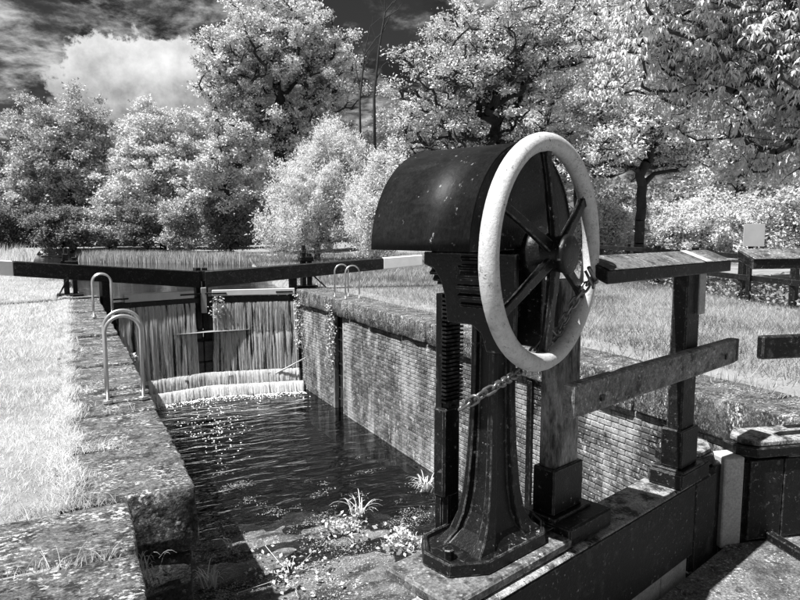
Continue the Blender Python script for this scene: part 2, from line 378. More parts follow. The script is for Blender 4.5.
# concrete deck on our side of the lower gates, its edge following the two leaves
O = np.array([3.05, 2.158]); A15 = R(15)
def leafline(x): return O[1]-abs(x-O[0])*math.tan(A15)
dk = MB().prism([(.27, -6), (8, -6), (8, 1.0), (5.5, leafline(5.5)-.03), (3.05, O[1]-.03), (.27, leafline(.27)-.03)], DZ-.3, DZ)
tag(dk.build('concrete_deck', CONC), kind='structure')

# ================================================================== LOCK WALLS
rw = empty('lock_wall', (XR, 9, 0), 0, 'far brick lock wall with dark stone coping beside the water', 'wall')
SL0, SL1 = 13.45, 13.95   # ladder recess
bk = MB().box((XR+.029, 1.0, -4.6), (XR+.6, SL0, -.375)).box((XR+.029, SL1, -4.6), (XR+.6, 16.9, -.375)).box((XR+.3, SL0, -4.6), (XR+.6, SL1, -.41))
bk.build('wall_core', MORTAR, rw)
MB().box((XR-.03, 6.70, -2.9), (XR+.03, 6.80, -.42)).build('dark_slot_strip', BLACKI, rw, .006)  # dark strip added to stand in for a shaded slot in the wall
BL, BH, BD = .218, .068, .09
bricks = []
nz = int((.41-(-3.0)*-1)/BH) if False else 35
for k in range(nz):
    z = -.425-k*BH
    off = (k % 2)*BL/2
    n = int(15.4/BL)
    for i in range(n):
        y = 1.4+off+i*BL
        if y > 16.6: continue
        if SL0-.10 < y < SL1+.10: continue
        bricks.append((y, z))
variants = []
for q in range(5):
    bm = bmesh.new(); bmesh.ops.create_cube(bm, size=1)
    for v_ in bm.verts:
        v_.co = Vector((v_.co.x*BD, v_.co.y*(BL-.012), v_.co.z*(BH-.012)))+Vector([random.uniform(-.003, .003) for _ in range(3)])
    bmesh.ops.bevel(bm, geom=list(bm.edges), offset=.005, segments=1, affect='EDGES')
    me = bpy.data.meshes.new('brick'); bm.to_mesh(me); bm.free(); me.materials.append(BRICK); variants.append(me)
def bscore(b):
    x, y, c = proj((XR, b[0], b[1]))
    if x < 300 or x > 735 or y > 560: return -1
    if x > 545 and y > 520: return -1
    return 1/c
order = sorted(bricks, key=bscore, reverse=True); near, rest = order[:300], order[300:]
rnd = random.Random(3)
for (y, z) in near:
    o = bpy.data.objects.new('brick', variants[rnd.randrange(5)]); COL.objects.link(o); o.parent = rw
    o.location = (.065+rnd.uniform(-.005, .004), y-9, z); o.rotation_euler = (rnd.uniform(-.01, .01), 0, rnd.choice((0, math.pi))+rnd.uniform(-.02, .02))
b0 = np.array([v_.co[:] for v_ in variants[0].vertices]); f0 = [tuple(p.vertices) for p in variants[0].polygons]
Vs, Fq, Ft = [], [], []
mb = MB()
for (y, z) in rest:
    d = np.array([XR+.065+rnd.uniform(-.005, .004), y, z]); mb.add(b0*np.array([1, 1, rnd.uniform(.95, 1.0)])+d, f0)
tag(mb.build('brickwork', BRICKS, rw), kind='stuff')
y = 1.0; k = 0
while y < 16.6:
    L = rnd.uniform(.95, 1.5); y2 = min(y+L, 16.5) if y+L < 15.9 else 16.85
    rough_block('coping_stone', (XR-.04+rnd.uniform(-.015, .015), y+.006, -.37+rnd.uniform(-.02, .01)), (GR+.02, y2-.006, .0+rnd.uniform(-.004, .004)), STONE, rw, .012, k, .018, .11); y = y2; k += 1
# left wall
lw = empty('lock_wall', (XL, 9, 0), 0, 'near stone lock wall with worn coping stones beside the bright lawn', 'wall')
MB().box((GL, 4.2, -4.6), (XL-.12, 16.9, -.42)).box((GL-.4, 1.0, -4.6), (.27-.08, 4.2, -.42)).build('wall_core', STONED, lw)
y = 4.03; k = 40
for y2 in (5.05, 6.05, 6.98, 8.2, 9.3, 10.6, 11.7, 12.6, 13.8, 15.0, 16.0, 16.95):
    rough_block('coping_stone', (GL-.05, y+.024, -.41), (XL+rnd.uniform(-.02, .02), y2-.024, rnd.uniform(-.02, .02)), STONE, lw, .016, k, .02, .07); y = y2; k += 1
for zz0, zz1, of in ((-.80, -.42, 0), (-1.2, -.81, .5), (-1.6, -1.21, .1), (-2.05, -1.61, .4), (-2.75, -2.06, 0)):
    y = 4.05
    while y < 16.5:
        L = rnd.uniform(.8, 1.3); rough_block('wall_stone', (XL-.5, y+.01, zz0), (XL-.02+rnd.uniform(-.02, .015), y+L-.01, zz1), STONED, lw, .015, k, .025, .25); y += L; k += 1
    y = 1.2
    while y < 4.0:
        L = rnd.uniform(.7, 1.0); y2 = min(y+L, 4.0); rough_block('wall_stone', (-.3, y+.01, zz0), (.25+rnd.uniform(-.015, .015), y2-.01, zz1), STONED, lw, .015, k, .025, .25); y = y2; k += 1
# paving slabs at our feet
pv = empty('slab_paving', (-.8, 3, 0), 0, 'lichen-spotted stone slabs at the bottom left corner', 'paving')
k = 90
for (x0, x1, y0, y1) in ((-.78, .262, 3.36, 4.0), (-1.9, -.80, 3.40, 4.05), (-.95, .255, 2.5, 3.33), (-2.1, -.97, 2.5, 3.37), (-.9, .25, 1.5, 2.47), (-2.1, -.92, 1.5, 2.47)):
    rough_block('slab', (x0+.01, y0+.01, -.40), (x1-.008, y1-.01, .012+rnd.uniform(-.01, .006)), STONE, pv, .014, k, .016, .055); k += 1
# ================================================================== LOWER GATES
def leaf_frame(side):
    # side +1: left leaf (runs from the mitre to the left bank), -1: right leaf
    a = np.array([-math.cos(A15)*side, -math.sin(A15)]); n = np.array([math.sin(A15)*side, -math.cos(A15)])
    def fr(u, o, z): q = O+a*u+n*o; return (q[0], q[1], z)
    return fr
LF, RF = leaf_frame(1), leaf_frame(-1)
def gate(fr, label, left):
    g = empty('lock_gate', fr(1.3, -.08, DZ), 0, label, 'lock gate')
    B = lambda nm, lo, hi, m, bv=.008, par=g: MB().box(lo, hi, fr).build(nm, m, par, bv)
    tb = B('top_beam', (.40, -.165, .0), (2.85, .012, .374), BLACKW, .012)
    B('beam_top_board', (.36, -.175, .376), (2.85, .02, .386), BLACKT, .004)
    B('mitre_post', (.125, -.17, DZ-.05), (.385, .004, .372), BLACKW, .02)
    B('mitre_strip', (.0, -.17, -.3), (.112, -.02, .375 if left else .36), BLACKW, .012)
    for i in range(9):
        B('plank', (.42+i*.27, -.06, -2.7), (.42+i*.27+.262, -.006+random.uniform(-.004, .002), .0-.002), PALEW, .004)
    return g, B
gl, B = gate(LF, 'black timber lock gate leaf carrying the hand wheel gear', True)
cap = [(.065, -.215), (.235, -.215), (.265, -.17), (.265, .0), (.22, .035), (.085, .035), (-.03, -.03), (-.03, -.16)]
def capped(fr, poly, z, g, s=1.):
    cx_, cy_ = np.mean(poly, 0)
    MB().prism([(cx_+(x-cx_)*1.0, cy_+(y-cy_)*1.0) for x, y in poly], z, z+.055, fr).build('post_cap', BLACKW, g, .006)
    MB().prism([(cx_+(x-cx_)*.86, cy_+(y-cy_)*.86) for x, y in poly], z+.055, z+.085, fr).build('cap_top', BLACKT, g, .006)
capped(LF, [(x-.0, y-.07) for x, y in cap], .378, gl)
# posts, shoes and pads of the handrail
def railpost(u0, u1, o0, o1, ztop, m, z0=.475):
    B('post', (u0+.012, o0+.012, z0), (u1-.012, o1-.012, ztop), m, .006)
    s = MB()
    s.box((u0-.004, o0-.004, z0), (u1+.004, o1+.004, z0+.185), LF)
    s.build('post_shoe', BLACKI, gl, .006)
    B('shoe_plate', (u0-.03, o0-.03, z0-.012), (u1+.03, o1+.03, z0+.002), BLACKI, .004)
railpost(.40, .56, -.095, .003, 1.415, BLACKW)
B('pad_block', (.30, -.135, .386), (.60, .03, .464), BLACKW, .008)
railpost(1.225, 1.42, -.205, -.11, 1.40, OLDW)
B('pad_block', (1.15, -.235, .386), (1.45, -.01, .464), BLACKW, .008)
B('gear_pad', (1.34, -.335, .387), (2.10, -.01, .428), RAILT, .008)
# top rail with weathered boards laid on a slope
rail = MB()
def slope(lo_u, hi_u, name, m, o0, o1, z0, z1, th):
    MB().add([LF(lo_u, o0, z0), LF(hi_u, o0, z0), LF(hi_u, o1, z1), LF(lo_u, o1, z1), LF(lo_u, o0, z0-th), LF(hi_u, o0, z0-th), LF(hi_u, o1, z1-th), LF(lo_u, o1, z1-th)],
             [(0, 1, 2, 3), (7, 6, 5, 4), (0, 4, 5, 1), (1, 5, 6, 2), (2, 6, 7, 3), (3, 7, 4, 0)]).build(name, m, gl, .003)
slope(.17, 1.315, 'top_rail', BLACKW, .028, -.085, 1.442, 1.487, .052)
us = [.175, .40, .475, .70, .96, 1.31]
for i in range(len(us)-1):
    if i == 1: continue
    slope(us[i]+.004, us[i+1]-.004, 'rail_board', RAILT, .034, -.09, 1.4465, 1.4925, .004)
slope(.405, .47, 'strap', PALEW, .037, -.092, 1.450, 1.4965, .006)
B('strap', (.405, .004, 1.20), (.47, .012, 1.44), PALEW, .002)
B('lower_rail', (.09, -.001, .925), (1.545, .046, 1.048), RAILG, .006)
for u in (.22, 1.36): B('bolt', (u-.012, .046, .96), (u+.012, .056, .985), BLACKI, .003)
B('rail_end', (.055, .0, .93), (.088, .045, 1.045), BLACKW, .004)
gr, B = gate(RF, 'black timber lock gate leaf with white mitre post at right edge', False)
B('white_mitre_post', (-.035, -.10, DZ-.02), (.085, .028, .402), PALEW, .006)
tag(gr.children[-1], 'pale painted post on the mitre edge')
for i in range(4): B('cover_plank', (.125+i*.21, .008, DZ+.01), (.125+i*.21+.203, .028, .376), BLACKW, .004)
capped(RF, [(.07, -.13), (.16, -.22), (.85, -.22), (.85, .045), (.15, .045), (.07, -.02)], .395, gr)
rl = MB().add([RF(.06, .028, 1.442), RF(2.3, .028, 1.442), RF(2.3, -.085, 1.487), RF(.06, -.085, 1.487), RF(.06, .028, 1.39), RF(2.3, .028, 1.39), RF(2.3, -.085, 1.435), RF(.06, -.085, 1.435)],
              [(0, 1, 2, 3), (7, 6, 5, 4), (0, 4, 5, 1), (1, 5, 6, 2), (2, 6, 7, 3), (3, 7, 4, 0)]).build('top_rail', BLACKW, gr, .003)
for (a_, b_) in ((.065, .45), (.455, .95), (.955, 1.5)):
    MB().add([RF(a_, .034, 1.4465), RF(b_, .034, 1.4465), RF(b_, -.09, 1.4925), RF(a_, -.09, 1.4925), RF(a_, .034, 1.4425), RF(b_, .034, 1.4425), RF(b_, -.09, 1.4885), RF(a_, -.09, 1.4885)],
             [(0, 1, 2, 3), (7, 6, 5, 4), (0, 4, 5, 1), (1, 5, 6, 2), (2, 6, 7, 3), (3, 7, 4, 0)]).build('rail_board', RAILT, gr, .002)
B('lower_rail', (.135, -.001, .925), (2.2, .046, 1.045), BLACKW, .006)
B('post', (1.45, -.095, .38), (1.6, .0, 1.42), BLACKW, .006)
B('pad_block', (1.3, -.17, .386), (1.75, .02, .46), BLACKW, .006)
bt = MB().add([(3.285, 2.10, DZ), (3.33, 2.085, DZ), (3.22, 1.70, DZ), (3.175, 1.71, DZ), (3.285, 2.10, DZ+.045), (3.33, 2.085, DZ+.045), (3.22, 1.70, DZ+.045), (3.175, 1.71, DZ+.045)],
              [(3, 2, 1, 0), (4, 5, 6, 7), (0, 1, 5, 4), (1, 2, 6, 5), (2, 3, 7, 6), (3, 0, 4, 7)])
tag(bt.build('timber_batten', BLACKW, None, .004), 'short dark timber batten lying on the deck by the white post', 'batten')

# ================================================================== WINDING GEAR
C = np.array([LF(1.664, .0, 0)[0], LF(1.664, .0, 0)[1], 1.514])
WA = R(-23.5); bdir = np.array([math.sin(WA), math.cos(WA), 0]); sdir = np.array([-math.cos(WA), math.sin(WA), 0]); zd = np.array([0, 0, 1.])
def wf(s, l, z): return C+sdir*s+bdir*l+zd*z         # wheel frame: s sideways, l back along the axle, z up
wg = empty('winding_gear', LF(1.69, -.2, .428), 0, 'black iron paddle gear with curved hood and white hand wheel', 'winding gear')
plate = [(1.47, -.12), (1.56, -.055), (1.87, -.055), (1.985, -.13), (1.985, -.25), (1.90, -.345), (1.55, -.36), (1.45, -.28), (1.435, -.19)]
pcx, pcy = 1.71, -.205
def pl(sc_): return [(pcx+(x-pcx)*sc_, pcy+(y-pcy)*sc_) for x, y in plate]
def ring(poly, z): return [LF(x, y, z) for x, y in poly]
MB().loft([ring(pl(1.04), .429), ring(pl(1.02), .475), ring(pl(.95), .475), ring(pl(.91), .452)]).build('base_plate', BLACKI, wg, .004)
for (u, o) in ((1.93, -.19), (1.49, -.19)):
    MB().prism([(u+.022*math.cos(t), o+.022*math.sin(t)) for t in np.arange(6)*math.pi/3], .45, .49, LF).build('bolt', BLACKI, wg, .003)
cu_, co_ = 1.69, -.2
def rect(hu, ho, z, ins=.35):
    i = ins  # H-like section with hollow front and side panels
    a, b = hu, ho; c, d = hu*(1-i), ho*(1-i)
    pts = [(a, b), (a*.55, b), (a*.45, d), (-a*.45, d), (-a*.55, b), (-a, b), (-a, b*.6), (-c, b*.5), (-c, -b*.5), (-a, -b*.6), (-a, -b), (a, -b), (a, -b*.6), (c, -b*.5), (c, b*.5), (a, b*.6)]
    return [LF(cu_+x, co_+y, z) for x, y in pts]
MB().loft([rect(.235, .125, .452, .05), rect(.185, .105, .462, .1), rect(.135, .085, .50, .2), rect(.105, .074, .56, .3), rect(.086, .066, .65, .35), rect(.074, .058, .80), rect(.066, .053, 1.0), rect(.064, .052, 1.25), rect(.075, .06, 1.32)]).build('column', BLACKI, wg, .003)
# cast cheeks carrying the gears
for s_ in (-.10, .095):
    prof = [(-.01, .0), (.37, .0), (.37, -.045), (.325, -.06), (.295, -.10), (.275, -.16), (.265, -.25), (.16, -.25), (.12, -.28), (.10, -.34), (-.01, -.34)]
    mb = MB(); n_ = len(prof)
    mb.add([wf(s_, .06+l, z) for l, z in prof]+[wf(s_+.022, .06+l, z) for l, z in prof], [tuple(range(n_)), tuple(range(n_, 2*n_))[::-1]]+[(i, (i+1) % n_, n_+(i+1) % n_, n_+i) for i in range(n_)])
    mb.build('bracket', BLACKI, wg, .003)
# gears and rack
def gearmesh(c, r, w, nt_, axis, e1, e2):
    pts = []
    for i in range(nt_):
        t = 2*math.pi*i/nt_; d = 2*math.pi/nt_
        pts += [(t, r-.018), (t+.25*d, r-.018), (t+.35*d, r), (t+.65*d, r), (t+.75*d, r-.018)]
    mb = MB(); n_ = len(pts)
    A_ = [c+e1*math.cos(t)*q+e2*math.sin(t)*q-axis*w/2 for t, q in pts]; B_ = [p+axis*w for p in A_]
    return mb.add(A_+B_, [tuple(range(n_)), tuple(range(n_, 2*n_))[::-1]]+[(i, (i+1) % n_, n_+(i+1) % n_, n_+i) for i in range(n_)])
gearmesh(wf(.0, .20, -.10), .15, .13, 26, bdir, sdir, zd).build('gear_wheel', BLACKI, wg)
gearmesh(wf(.0, .39, -.03), .10, .07, 18, bdir, sdir, zd).build('pinion', BLACKI, wg)
rk = MB(); ru, ro = 1.745, -.36
rk.box((ru-.05, ro-.03, .40), (ru+.05, ro+.0, 1.36), LF)
for i in range(26): rk.box((ru-.045, ro-.001, .95+i*.0155*1.0), (ru+.05, ro+.022, .95+i*.0155+.007), LF)
rk.build('rack', BLACKI, wg)
rk = MB().tube([LF(ru+.02, ro-.01, .95), LF(ru+.02, ro-.01, -2.6)], .026, 8); rk.build('paddle_rod', BLACKI, wg)
MB().box((ru-.03, ro-.04, .58), (ru+.055, ro+.02, .93), LF).build('rod_guide', BLACKI, wg, .008)
# hood: half barrel sheet with end plate
hr, th_ = .36, .006
def arc(r, l, n_=28, z=.013): return [wf(r*math.cos(t), l, z+r*math.sin(t)) for t in np.linspace(0, math.pi, n_)]
H0, H1 = .075, .47
mb = MB(); o_ = arc(hr, H0)+arc(hr-th_, H0)[::-1]; i_ = arc(hr, H1)+arc(hr-th_, H1)[::-1]
hood = mb.loft([o_, i_]).build('hood', HOODM, wg, 0, True)
hood.data.polygons.foreach_set('use_smooth', [len(p.vertices) == 4 for p in hood.data.polygons])
for l in (H0+.004, H1-.012):
    MB().loft([arc(hr-.008, l), arc(hr-.008, l+.006)]).build('hood_end_plate', BLACKI, wg)
MB().tube([wf(0, -.085, 0), wf(0, .42, 0)], .026, 12).build('axle', BLACKI, wg, 0, True)
# hand wheel
hw = MB().tube([wf(.368*math.cos(t), 0, .368*math.sin(t)) for t in np.linspace(0, 2*math.pi, 72, endpoint=False)], .0315, 16, True).build('hand_wheel', WHITEP, wg, 0, True)
hub = MB(); circ = lambda r, l: [wf(r*math.cos(t), l, r*math.sin(t)) for t in np.linspace(0, 2*math.pi, 28, endpoint=False)]
hub.loft([circ(.045, .055), circ(.088, .05), circ(.09, .02), circ(.075, .0), circ(.06, -.03), circ(.062, -.065), circ(.066, -.07), circ(.066, -.086), circ(.060, -.09), circ(.02, -.091)]).build('hub', BLACKI, hw, 0, True)
for i in range(6):
    t = R(90-i*60+2); e1 = sdir*math.cos(t)*-1+zd*math.sin(t); e2 = sdir*math.sin(t)+zd*math.cos(t)
    e2 = np.cross(bdir, e1)
    mb = MB(); rings = []
    for (r_, l_, w_, d_) in ((.04, -.035, .020, .020), (.10, -.03, .018, .018), (.25, -.012, .0155, .016), (.325, 0, .0155, .016), (.352, .0, .022, .02)):
        c_ = C+e1*r_+bdir*l_
        prof = [(w_, -d_*.55), (w_, d_*.55), (w_*.45, d_*.6), (w_*.3, d_*1.5), (-w_*.3, d_*1.5), (-w_*.45, d_*.6), (-w_, d_*.55), (-w_, -d_*.55)]
        rings.append([c_+e2*x+bdir*y for x, y in prof])
    mb.loft(rings).build('spoke', BLACKI, hw, .0025)
# chain locking the wheel to the column, and its shackle
def wp(x, y, l):
    d = _fw+_rt*(x-400)/F-_up*(y-300)/F; q = C+bdir*l
    return EYE+d*(np.dot(q-EYE, bdir)/np.dot(d, bdir))
cpath = [wp(461, 408, .04), wp(475, 399, -.01), wp(497, 386, -.035), wp(516, 374, .02), wp(530, 356, .075), wp(541, 341, .06), wp(549, 328, .03), wp(556, 338, .02), wp(563, 322, .03), wp(573, 304, .0), wp(583, 290, -.03), wp(593, 276, -.05)]
cpath = [np.array(p) for p in cpath]
seglen = [np.linalg.norm(cpath[i+1]-cpath[i]) for i in range(len(cpath)-1)]; cum_ = np.concatenate([[0], np.cumsum(seglen)])
ch = empty('security_chain', tuple(cpath[0]), 0, 'steel chain looped from the column through the white hand wheel', 'chain')
step = .034; nl = int(cum_[-1]/step)
for i in range(nl):
    s_ = (i+.5)*step; P = np.array([np.interp(s_, cum_, [p[k] for p in cpath]) for k in range(3)])
    P2 = np.array([np.interp(min(s_+.01, cum_[-1]), cum_, [p[k] for p in cpath]) for k in range(3)]); t = P2-np.array([np.interp(s_-.01, cum_, [p[k] for p in cpath]) for k in range(3)])
    t = Vector(t).normalized(); nrm = Vector(bdir); nrm = (nrm-t*nrm.dot(t)).normalized(); o2 = t.cross(nrm)
    e = (nrm+o2*.4).normalized() if i % 2 else (o2-nrm*.4).normalized()
    pts = []
    for k in range(14):
        a = 2*math.pi*k/14; pts.append(Vector(P)+t*(.0165*math.cos(a)+.0075*(1 if math.cos(a) > 0 else -1))+e*.0125*math.sin(a))
    MB().tube(pts, .0047, 6, True).build('link', CHAINM, ch, 0, True)
sp = wp(593, 276, -.07)
sk = empty('shackle', tuple(sp), 0, 'dark bolt shackle fastened to the end of the chain', 'shackle')
e1 = sdir*-.6+zd*-.5; e1 /= np.linalg.norm(e1)
MB().tube([sp-e1*.05, sp+e1*.03], .0075, 10).build('pin', CHAINM, sk, 0, True)
MB().tube([sp-e1*.03+bdir*.02, sp-e1*.02-zd*.035, sp+e1*.005-zd*.04, sp+e1*.02+bdir*.01], .005, 8).build('bow', CHAINM, sk, 0, True)
MB().tube([sp+e1*.022, sp+e1*.036], .011, 8).build('nut', CHAINM, sk)
# ================================================================== UPPER GATES AND CASCADE
MX, MY = 3.05, 17.05
def up_line(x): return MY-abs(x-MX)*(.55/2.4)
def upper_leaf(sgn, label):
    hx = MX+sgn*2.4; g = empty('lock_gate', (hx, YG, 0), 0, label, 'lock gate')
    def fr(u, o, z):
        a = np.array([hx-MX, YG-MY]); L_ = np.linalg.norm(a); a /= L_; n = np.array([a[1]*sgn, -a[0]*sgn])
        q = np.array([MX, MY])+a*u+n*o; return (q[0], q[1], z)
    Bf = lambda nm, lo, hi, m, bv=.01: MB().box(lo, hi, fr).build(nm, m, g, bv)
    n_ = 10; w = 2.3/n_
    for i in range(n_):
        Bf('plank', (.10+i*w, -.10, -1.3), (.10+i*w+w-.012, .0+random.uniform(-.012, .006), -.15), WETW, .006)
    Bf('gate_rail', (.06, .01, -.31), (2.38, .07, -.17), WETW)
    Bf('gate_rail', (.06, .01, -1.22), (2.38, .08, -1.05), WETW)
    if sgn > 0: Bf('walkway_board', (.26, .0, -.12), (2.35, .16, .03), WHITEB)  # white on both boards stands in for their sunlit tops
    else: Bf('walkway_board', (.26, .0, -.15), (1.95, .16, .03), WHITEB)
    Bf('strap', (.08, .161, -.075), (.62, .175, -.035), BLACKI); Bf('strap', (1.86, .161, -.075), (2.3, .175, -.035), BLACKI)
    Bf('mitre_post', (.02, -.12, -1.9), (.16, .06, .60), BLACKW)
    Bf('post_block', (-.005, -.16, .25), (.24, .10, .52), BLACKW)
    Bf('heel_post', (2.22, -.14, -1.9), (2.42, .09, .40), BLACKW)
    # balance beam rises towards its landward end
    e1 = 5.62 if sgn < 0 else 4.75; e2 = 6.4 if sgn < 0 else 5.8
    z0 = .29; k = (.735-.29)/4.1 if sgn < 0 else (.66-.29)/5.0
    def bm_(u0, u1, nm, m):
        h0, h1 = .21-.012*u0, .21-.012*u1
        vs = []
        for (u, h) in ((u0, h0), (u1, h1)):
            for (o, z) in ((-.14, -h), (.14, -h), (.14, h), (-.14, h)): vs.append(fr(u, o, z0+k*u+z))
        MB().add(vs, [(0, 1, 2, 3), (7, 6, 5, 4), (0, 4, 5, 1), (1, 5, 6, 2), (2, 6, 7, 3), (3, 7, 4, 0)]).build(nm, m, g, .015)
    bl = 4.18 if sgn < 0 else 4.75
    bm_(.1, bl, 'balance_beam', BLACKW); bm_(bl+.002, bl+1.1, 'beam_end', WHITEB)
    return g, fr
ul, FL_ = upper_leaf(-1, 'far lock gate leaf with a black balance beam over the left bank')
ur, FR_ = upper_leaf(1, 'far lock gate leaf with white-ended black beam over the right bank')
MB().box((3.0, 16.86, -.55), (3.14, 16.97, .1)).build('pale_mitre_cover', PALEW, ur, .01)
# breast wall and steps beneath the gates
bw_ = empty('breast_wall', (3.05, 16.9, WZ), 0, 'wet stone breast wall under the far gates with cascade steps', 'wall')
for i in range(4):
    for j in range(3):
        x0 = .66+i*1.2; x1 = x0+1.185; xm = (x0+x1)/2; z0 = -2.9+j*.54; yy = up_line(xm)-.02
        rough_block('wall_stone', (x0, yy-.05+.05*(j), z0), (x1, yy+.8, z0+.53), WETS, bw_, .02, 200+i*3+j, .03, .2)
for j, (yy, z1) in enumerate(((.62, -2.42), (.36, -2.12))):
    for i in range(5):
        x0 = .68+i*.952; yc = up_line(x0+.47)-yy
        rough_block('step_stone', (x0, yc, -3.0), (x0+.94, 16.95, z1+random.uniform(-.03, .03)), WETS, bw_, .025, 230+i+j*7, .04, .15)
def ribbons(name, label, n, x0, x1, zt, zb, out, wmin, wmax, fill, seed, yo=0., m_=None):
    r = np.random.default_rng(seed); Vs = []; Fs = []
    for _ in range(n):
        x = r.uniform(x0, x1)
        if math.sin(x*9+seed)+.7*math.sin(x*23+1) < fill: continue
        w = r.uniform(wmin, wmax); o = out*r.uniform(.5, 1.1); zend = zb+r.uniform(-.05, .08)
        zs = np.linspace(zt+r.uniform(-.02, .02), zend, 9); b = len(Vs)
        dx = r.uniform(-.02, .02)
        for q, z in enumerate(zs):
            f = q/8; y = up_line(x)-.03-yo-o*math.sqrt(f+.02); ww = w*(1-.25*f)
            Vs += [(x-ww/2+dx*f, y+r.uniform(-.01, .01), z), (x+dx*f, y-.02, z), (x+ww/2+dx*f, y+r.uniform(-.01, .01), z)]
        for q in range(8):
            a = b+q*3; Fs += [(a, a+1, a+4, a+3), (a+1, a+2, a+5, a+4)]
    o = mesh_np(name, np.array(Vs), np.array(Fs), m_ or FALL, smooth=True); tag(o, label, 'water', kind='stuff'); return o
ribbons('falling_water', 'white curtain of water falling over the left gate leaf', 700, 1.0, 2.84, -.30, -2.1, .26, .02, .08, -3, 1, .05)
ribbons('falling_water', 'thin streaks of water running down the right gate leaf', 420, 3.3, 5.36, -.32, -1.1, .06, .012, .06, -3, 2, .08)
ribbons('falling_water', 'water streaks below the ledge of the right gate leaf', 520, 3.25, 5.36, -1.08, -2.1, .12, .012, .07, -3, 3, .11)
ribbons('falling_water', 'white water spilling over the upper cascade step', 700, .8, 5.3, -2.06, -2.42, .10, .02, .09, -3, 4, .34, SPILL)
ribbons('falling_water', 'white water spilling over the lowest cascade step', 800, .8, 5.3, -2.34, -2.62, .12, .02, .10, -3, 5, .62, SPILL)
# foam along the cascade foot and flecks drifting down the chamber
def flecks(name, label, pts, size, seed):
    r = np.random.default_rng(seed); Vs = []; Fs = []
    for (x, y) in pts:
        s = size*r.uniform(.4, 1.4); b = len(Vs); a0 = r.uniform(0, 6)
        for k in range(6): Vs.append((x+s*math.cos(a0+k*1.047)*r.uniform(.6, 1.2), y+s*1.1*math.sin(a0+k*1.047)*r.uniform(.6, 1.2), WZ+.006))
        Vs.append((x, y, WZ+.012+s*.3)); 
        for k in range(6): Fs.append((b+k, b+(k+1) % 6, b+6))
    return tag(mesh_np(name, np.array(Vs), np.array(Fs), FOAM), label, 'foam', kind='stuff')
r = np.random.default_rng(5)
flecks('foam_line', 'white foam at the foot of the cascade', [(x, up_line(x)-.78-abs(r.normal(0, .22))*r.random()*1.6-.06*math.sin(x*5)-.05*math.sin(x*13)) for x in r.uniform(.8, 5.3, 1100)], .016, 6)
pts = []
for _ in range(200):
    px, py = r.normal(214, 17)+8*math.sin(_*.7), r.normal(424, 15)
    if py < 396: continue
    q = ground(px, py, WZ); 
    if .9 < q[0] < 5.2 and q[1] < 16: pts.append((q[0], q[1]))
flecks('foam_flecks', 'bright foam flecks drifting on the dark chamber water', pts, .015, 7)

wp_ = []
for _ in range(75000):
    x, y = r.uniform(.7, 5.3), r.uniform(5.4, 11.4)
    d_ = mnoise.fractal(Vector((x*1.5, y*2.6, 7)), 1, 2, 4)+np.interp(y, [5.4, 8, 9.4, 11.4], [.35, .16, -.08, -.55])-.25*max(0, x-3.8)
    if d_ > r.uniform(0, .55): wp_.append((x, y, WZ+.010+.02*r.random()))
wp_ = np.array(wp_); n_ = len(wp_); a_ = r.uniform(0, 6.28, n_); s_ = r.uniform(.003, .016, n_)
V_ = np.stack([wp_+np.stack([np.cos(a_+k*1.57)*s_*(1 if k % 2 else .5), np.sin(a_+k*1.57)*s_*(1 if k % 2 else .5), r.uniform(0, .012, n_)], 1) for k in range(4)], 1).reshape(-1, 3)
WEED = mat('floating_weed', .22, .7, island=.8)
tag(mesh_np('floating_weed', V_, np.arange(n_)[:, None]*4+np.array([0, 1, 2, 3]), WEED), 'mottled floating weed and debris on the near chamber water', 'weed', kind='stuff')
def paddle_stand(x, y, label, arm):
    g = empty('paddle_stand', (x, y, 0), 0, label, 'paddle gear')
    MB().box((x-.09, y-.09, -.1), (x+.03, y+.09, 1.0)).build('post', BLACKW, g, .01)
    MB().box((x+.10, y-.08, -.1), (x+.2, y+.08, .92)).build('post', BLACKW, g, .01)
    MB().box((x-.14, y-.12, .70), (x+.24, y+.12, .84)).build('head', BLACKI, g, .02)
    MB().tube([(x-.02, y-.02, .84), (x-.02, y-.02, 1.14)], .05, 8).build('rack_top', BLACKI, g)
    MB().tube([(x-.1, y-.1, .93), (x-.1+arm, y-.2, .95)], .022, 8).build('crank', BLACKI, g)
    MB().tube([(x+.05, y-.02, .5), (x+.05-abs(arm)*.7 if arm < 0 else x+.55, y-.25, -.02)], .02, 6).build('stay', BLACKI, g)
    MB().box((x-.25, y-.2, -.05), (x+.32, y+.2, .06)).build('base', BLACKI, g, .01)
paddle_stand(.02, 17.15, 'dark paddle stand with crank behind the left balance beam', -.42)
paddle_stand(5.72, 16.8, 'dark paddle stand behind the right balance beam', .06)

# ================================================================== LADDER RAILS
def hoop(x0, x1, y, h, label, rad=.017):
    r_ = abs(x1-x0)/2; cxm = (x0+x1)/2
    pth = [(x0, y, -.02), (x0, y, h-r_)]+[(cxm-r_*math.cos(t), y, h-r_+r_*math.sin(t)) for t in np.linspace(.15, math.pi-.15, 14)]+[(x1, y, h-r_), (x1, y, -.02)]
    g = empty('ladder_hoop', (cxm, y, 0), 0, label, 'handrail', 'ladder hoops on the copings')
    MB().tube(pth, rad, 10).build('hoop', STEEL, g, 0, True)
    for x in (x0, x1): MB().prism([(x+.045*math.cos(t), y+.045*math.sin(t)) for t in np.linspace(0, 2*math.pi, 10, endpoint=False)], .0, .03).build('foot', STEEL, g, .002)
hoop(.28, .585, 6.42, .80, 'nearer hoop of the pair at the near left ladder')
hoop(.285, .615, 6.68, .82, 'rear hoop of the pair at the near left ladder')
hoop(.40, .71, 12.75, .78, 'nearer hoop of the far pair on the left coping')
hoop(.40, .71, 13.0, .78, 'rear hoop of the far pair on the left coping')
hoop(5.52, 5.86, 14.05, .76, 'farther of two hoops on the right coping')
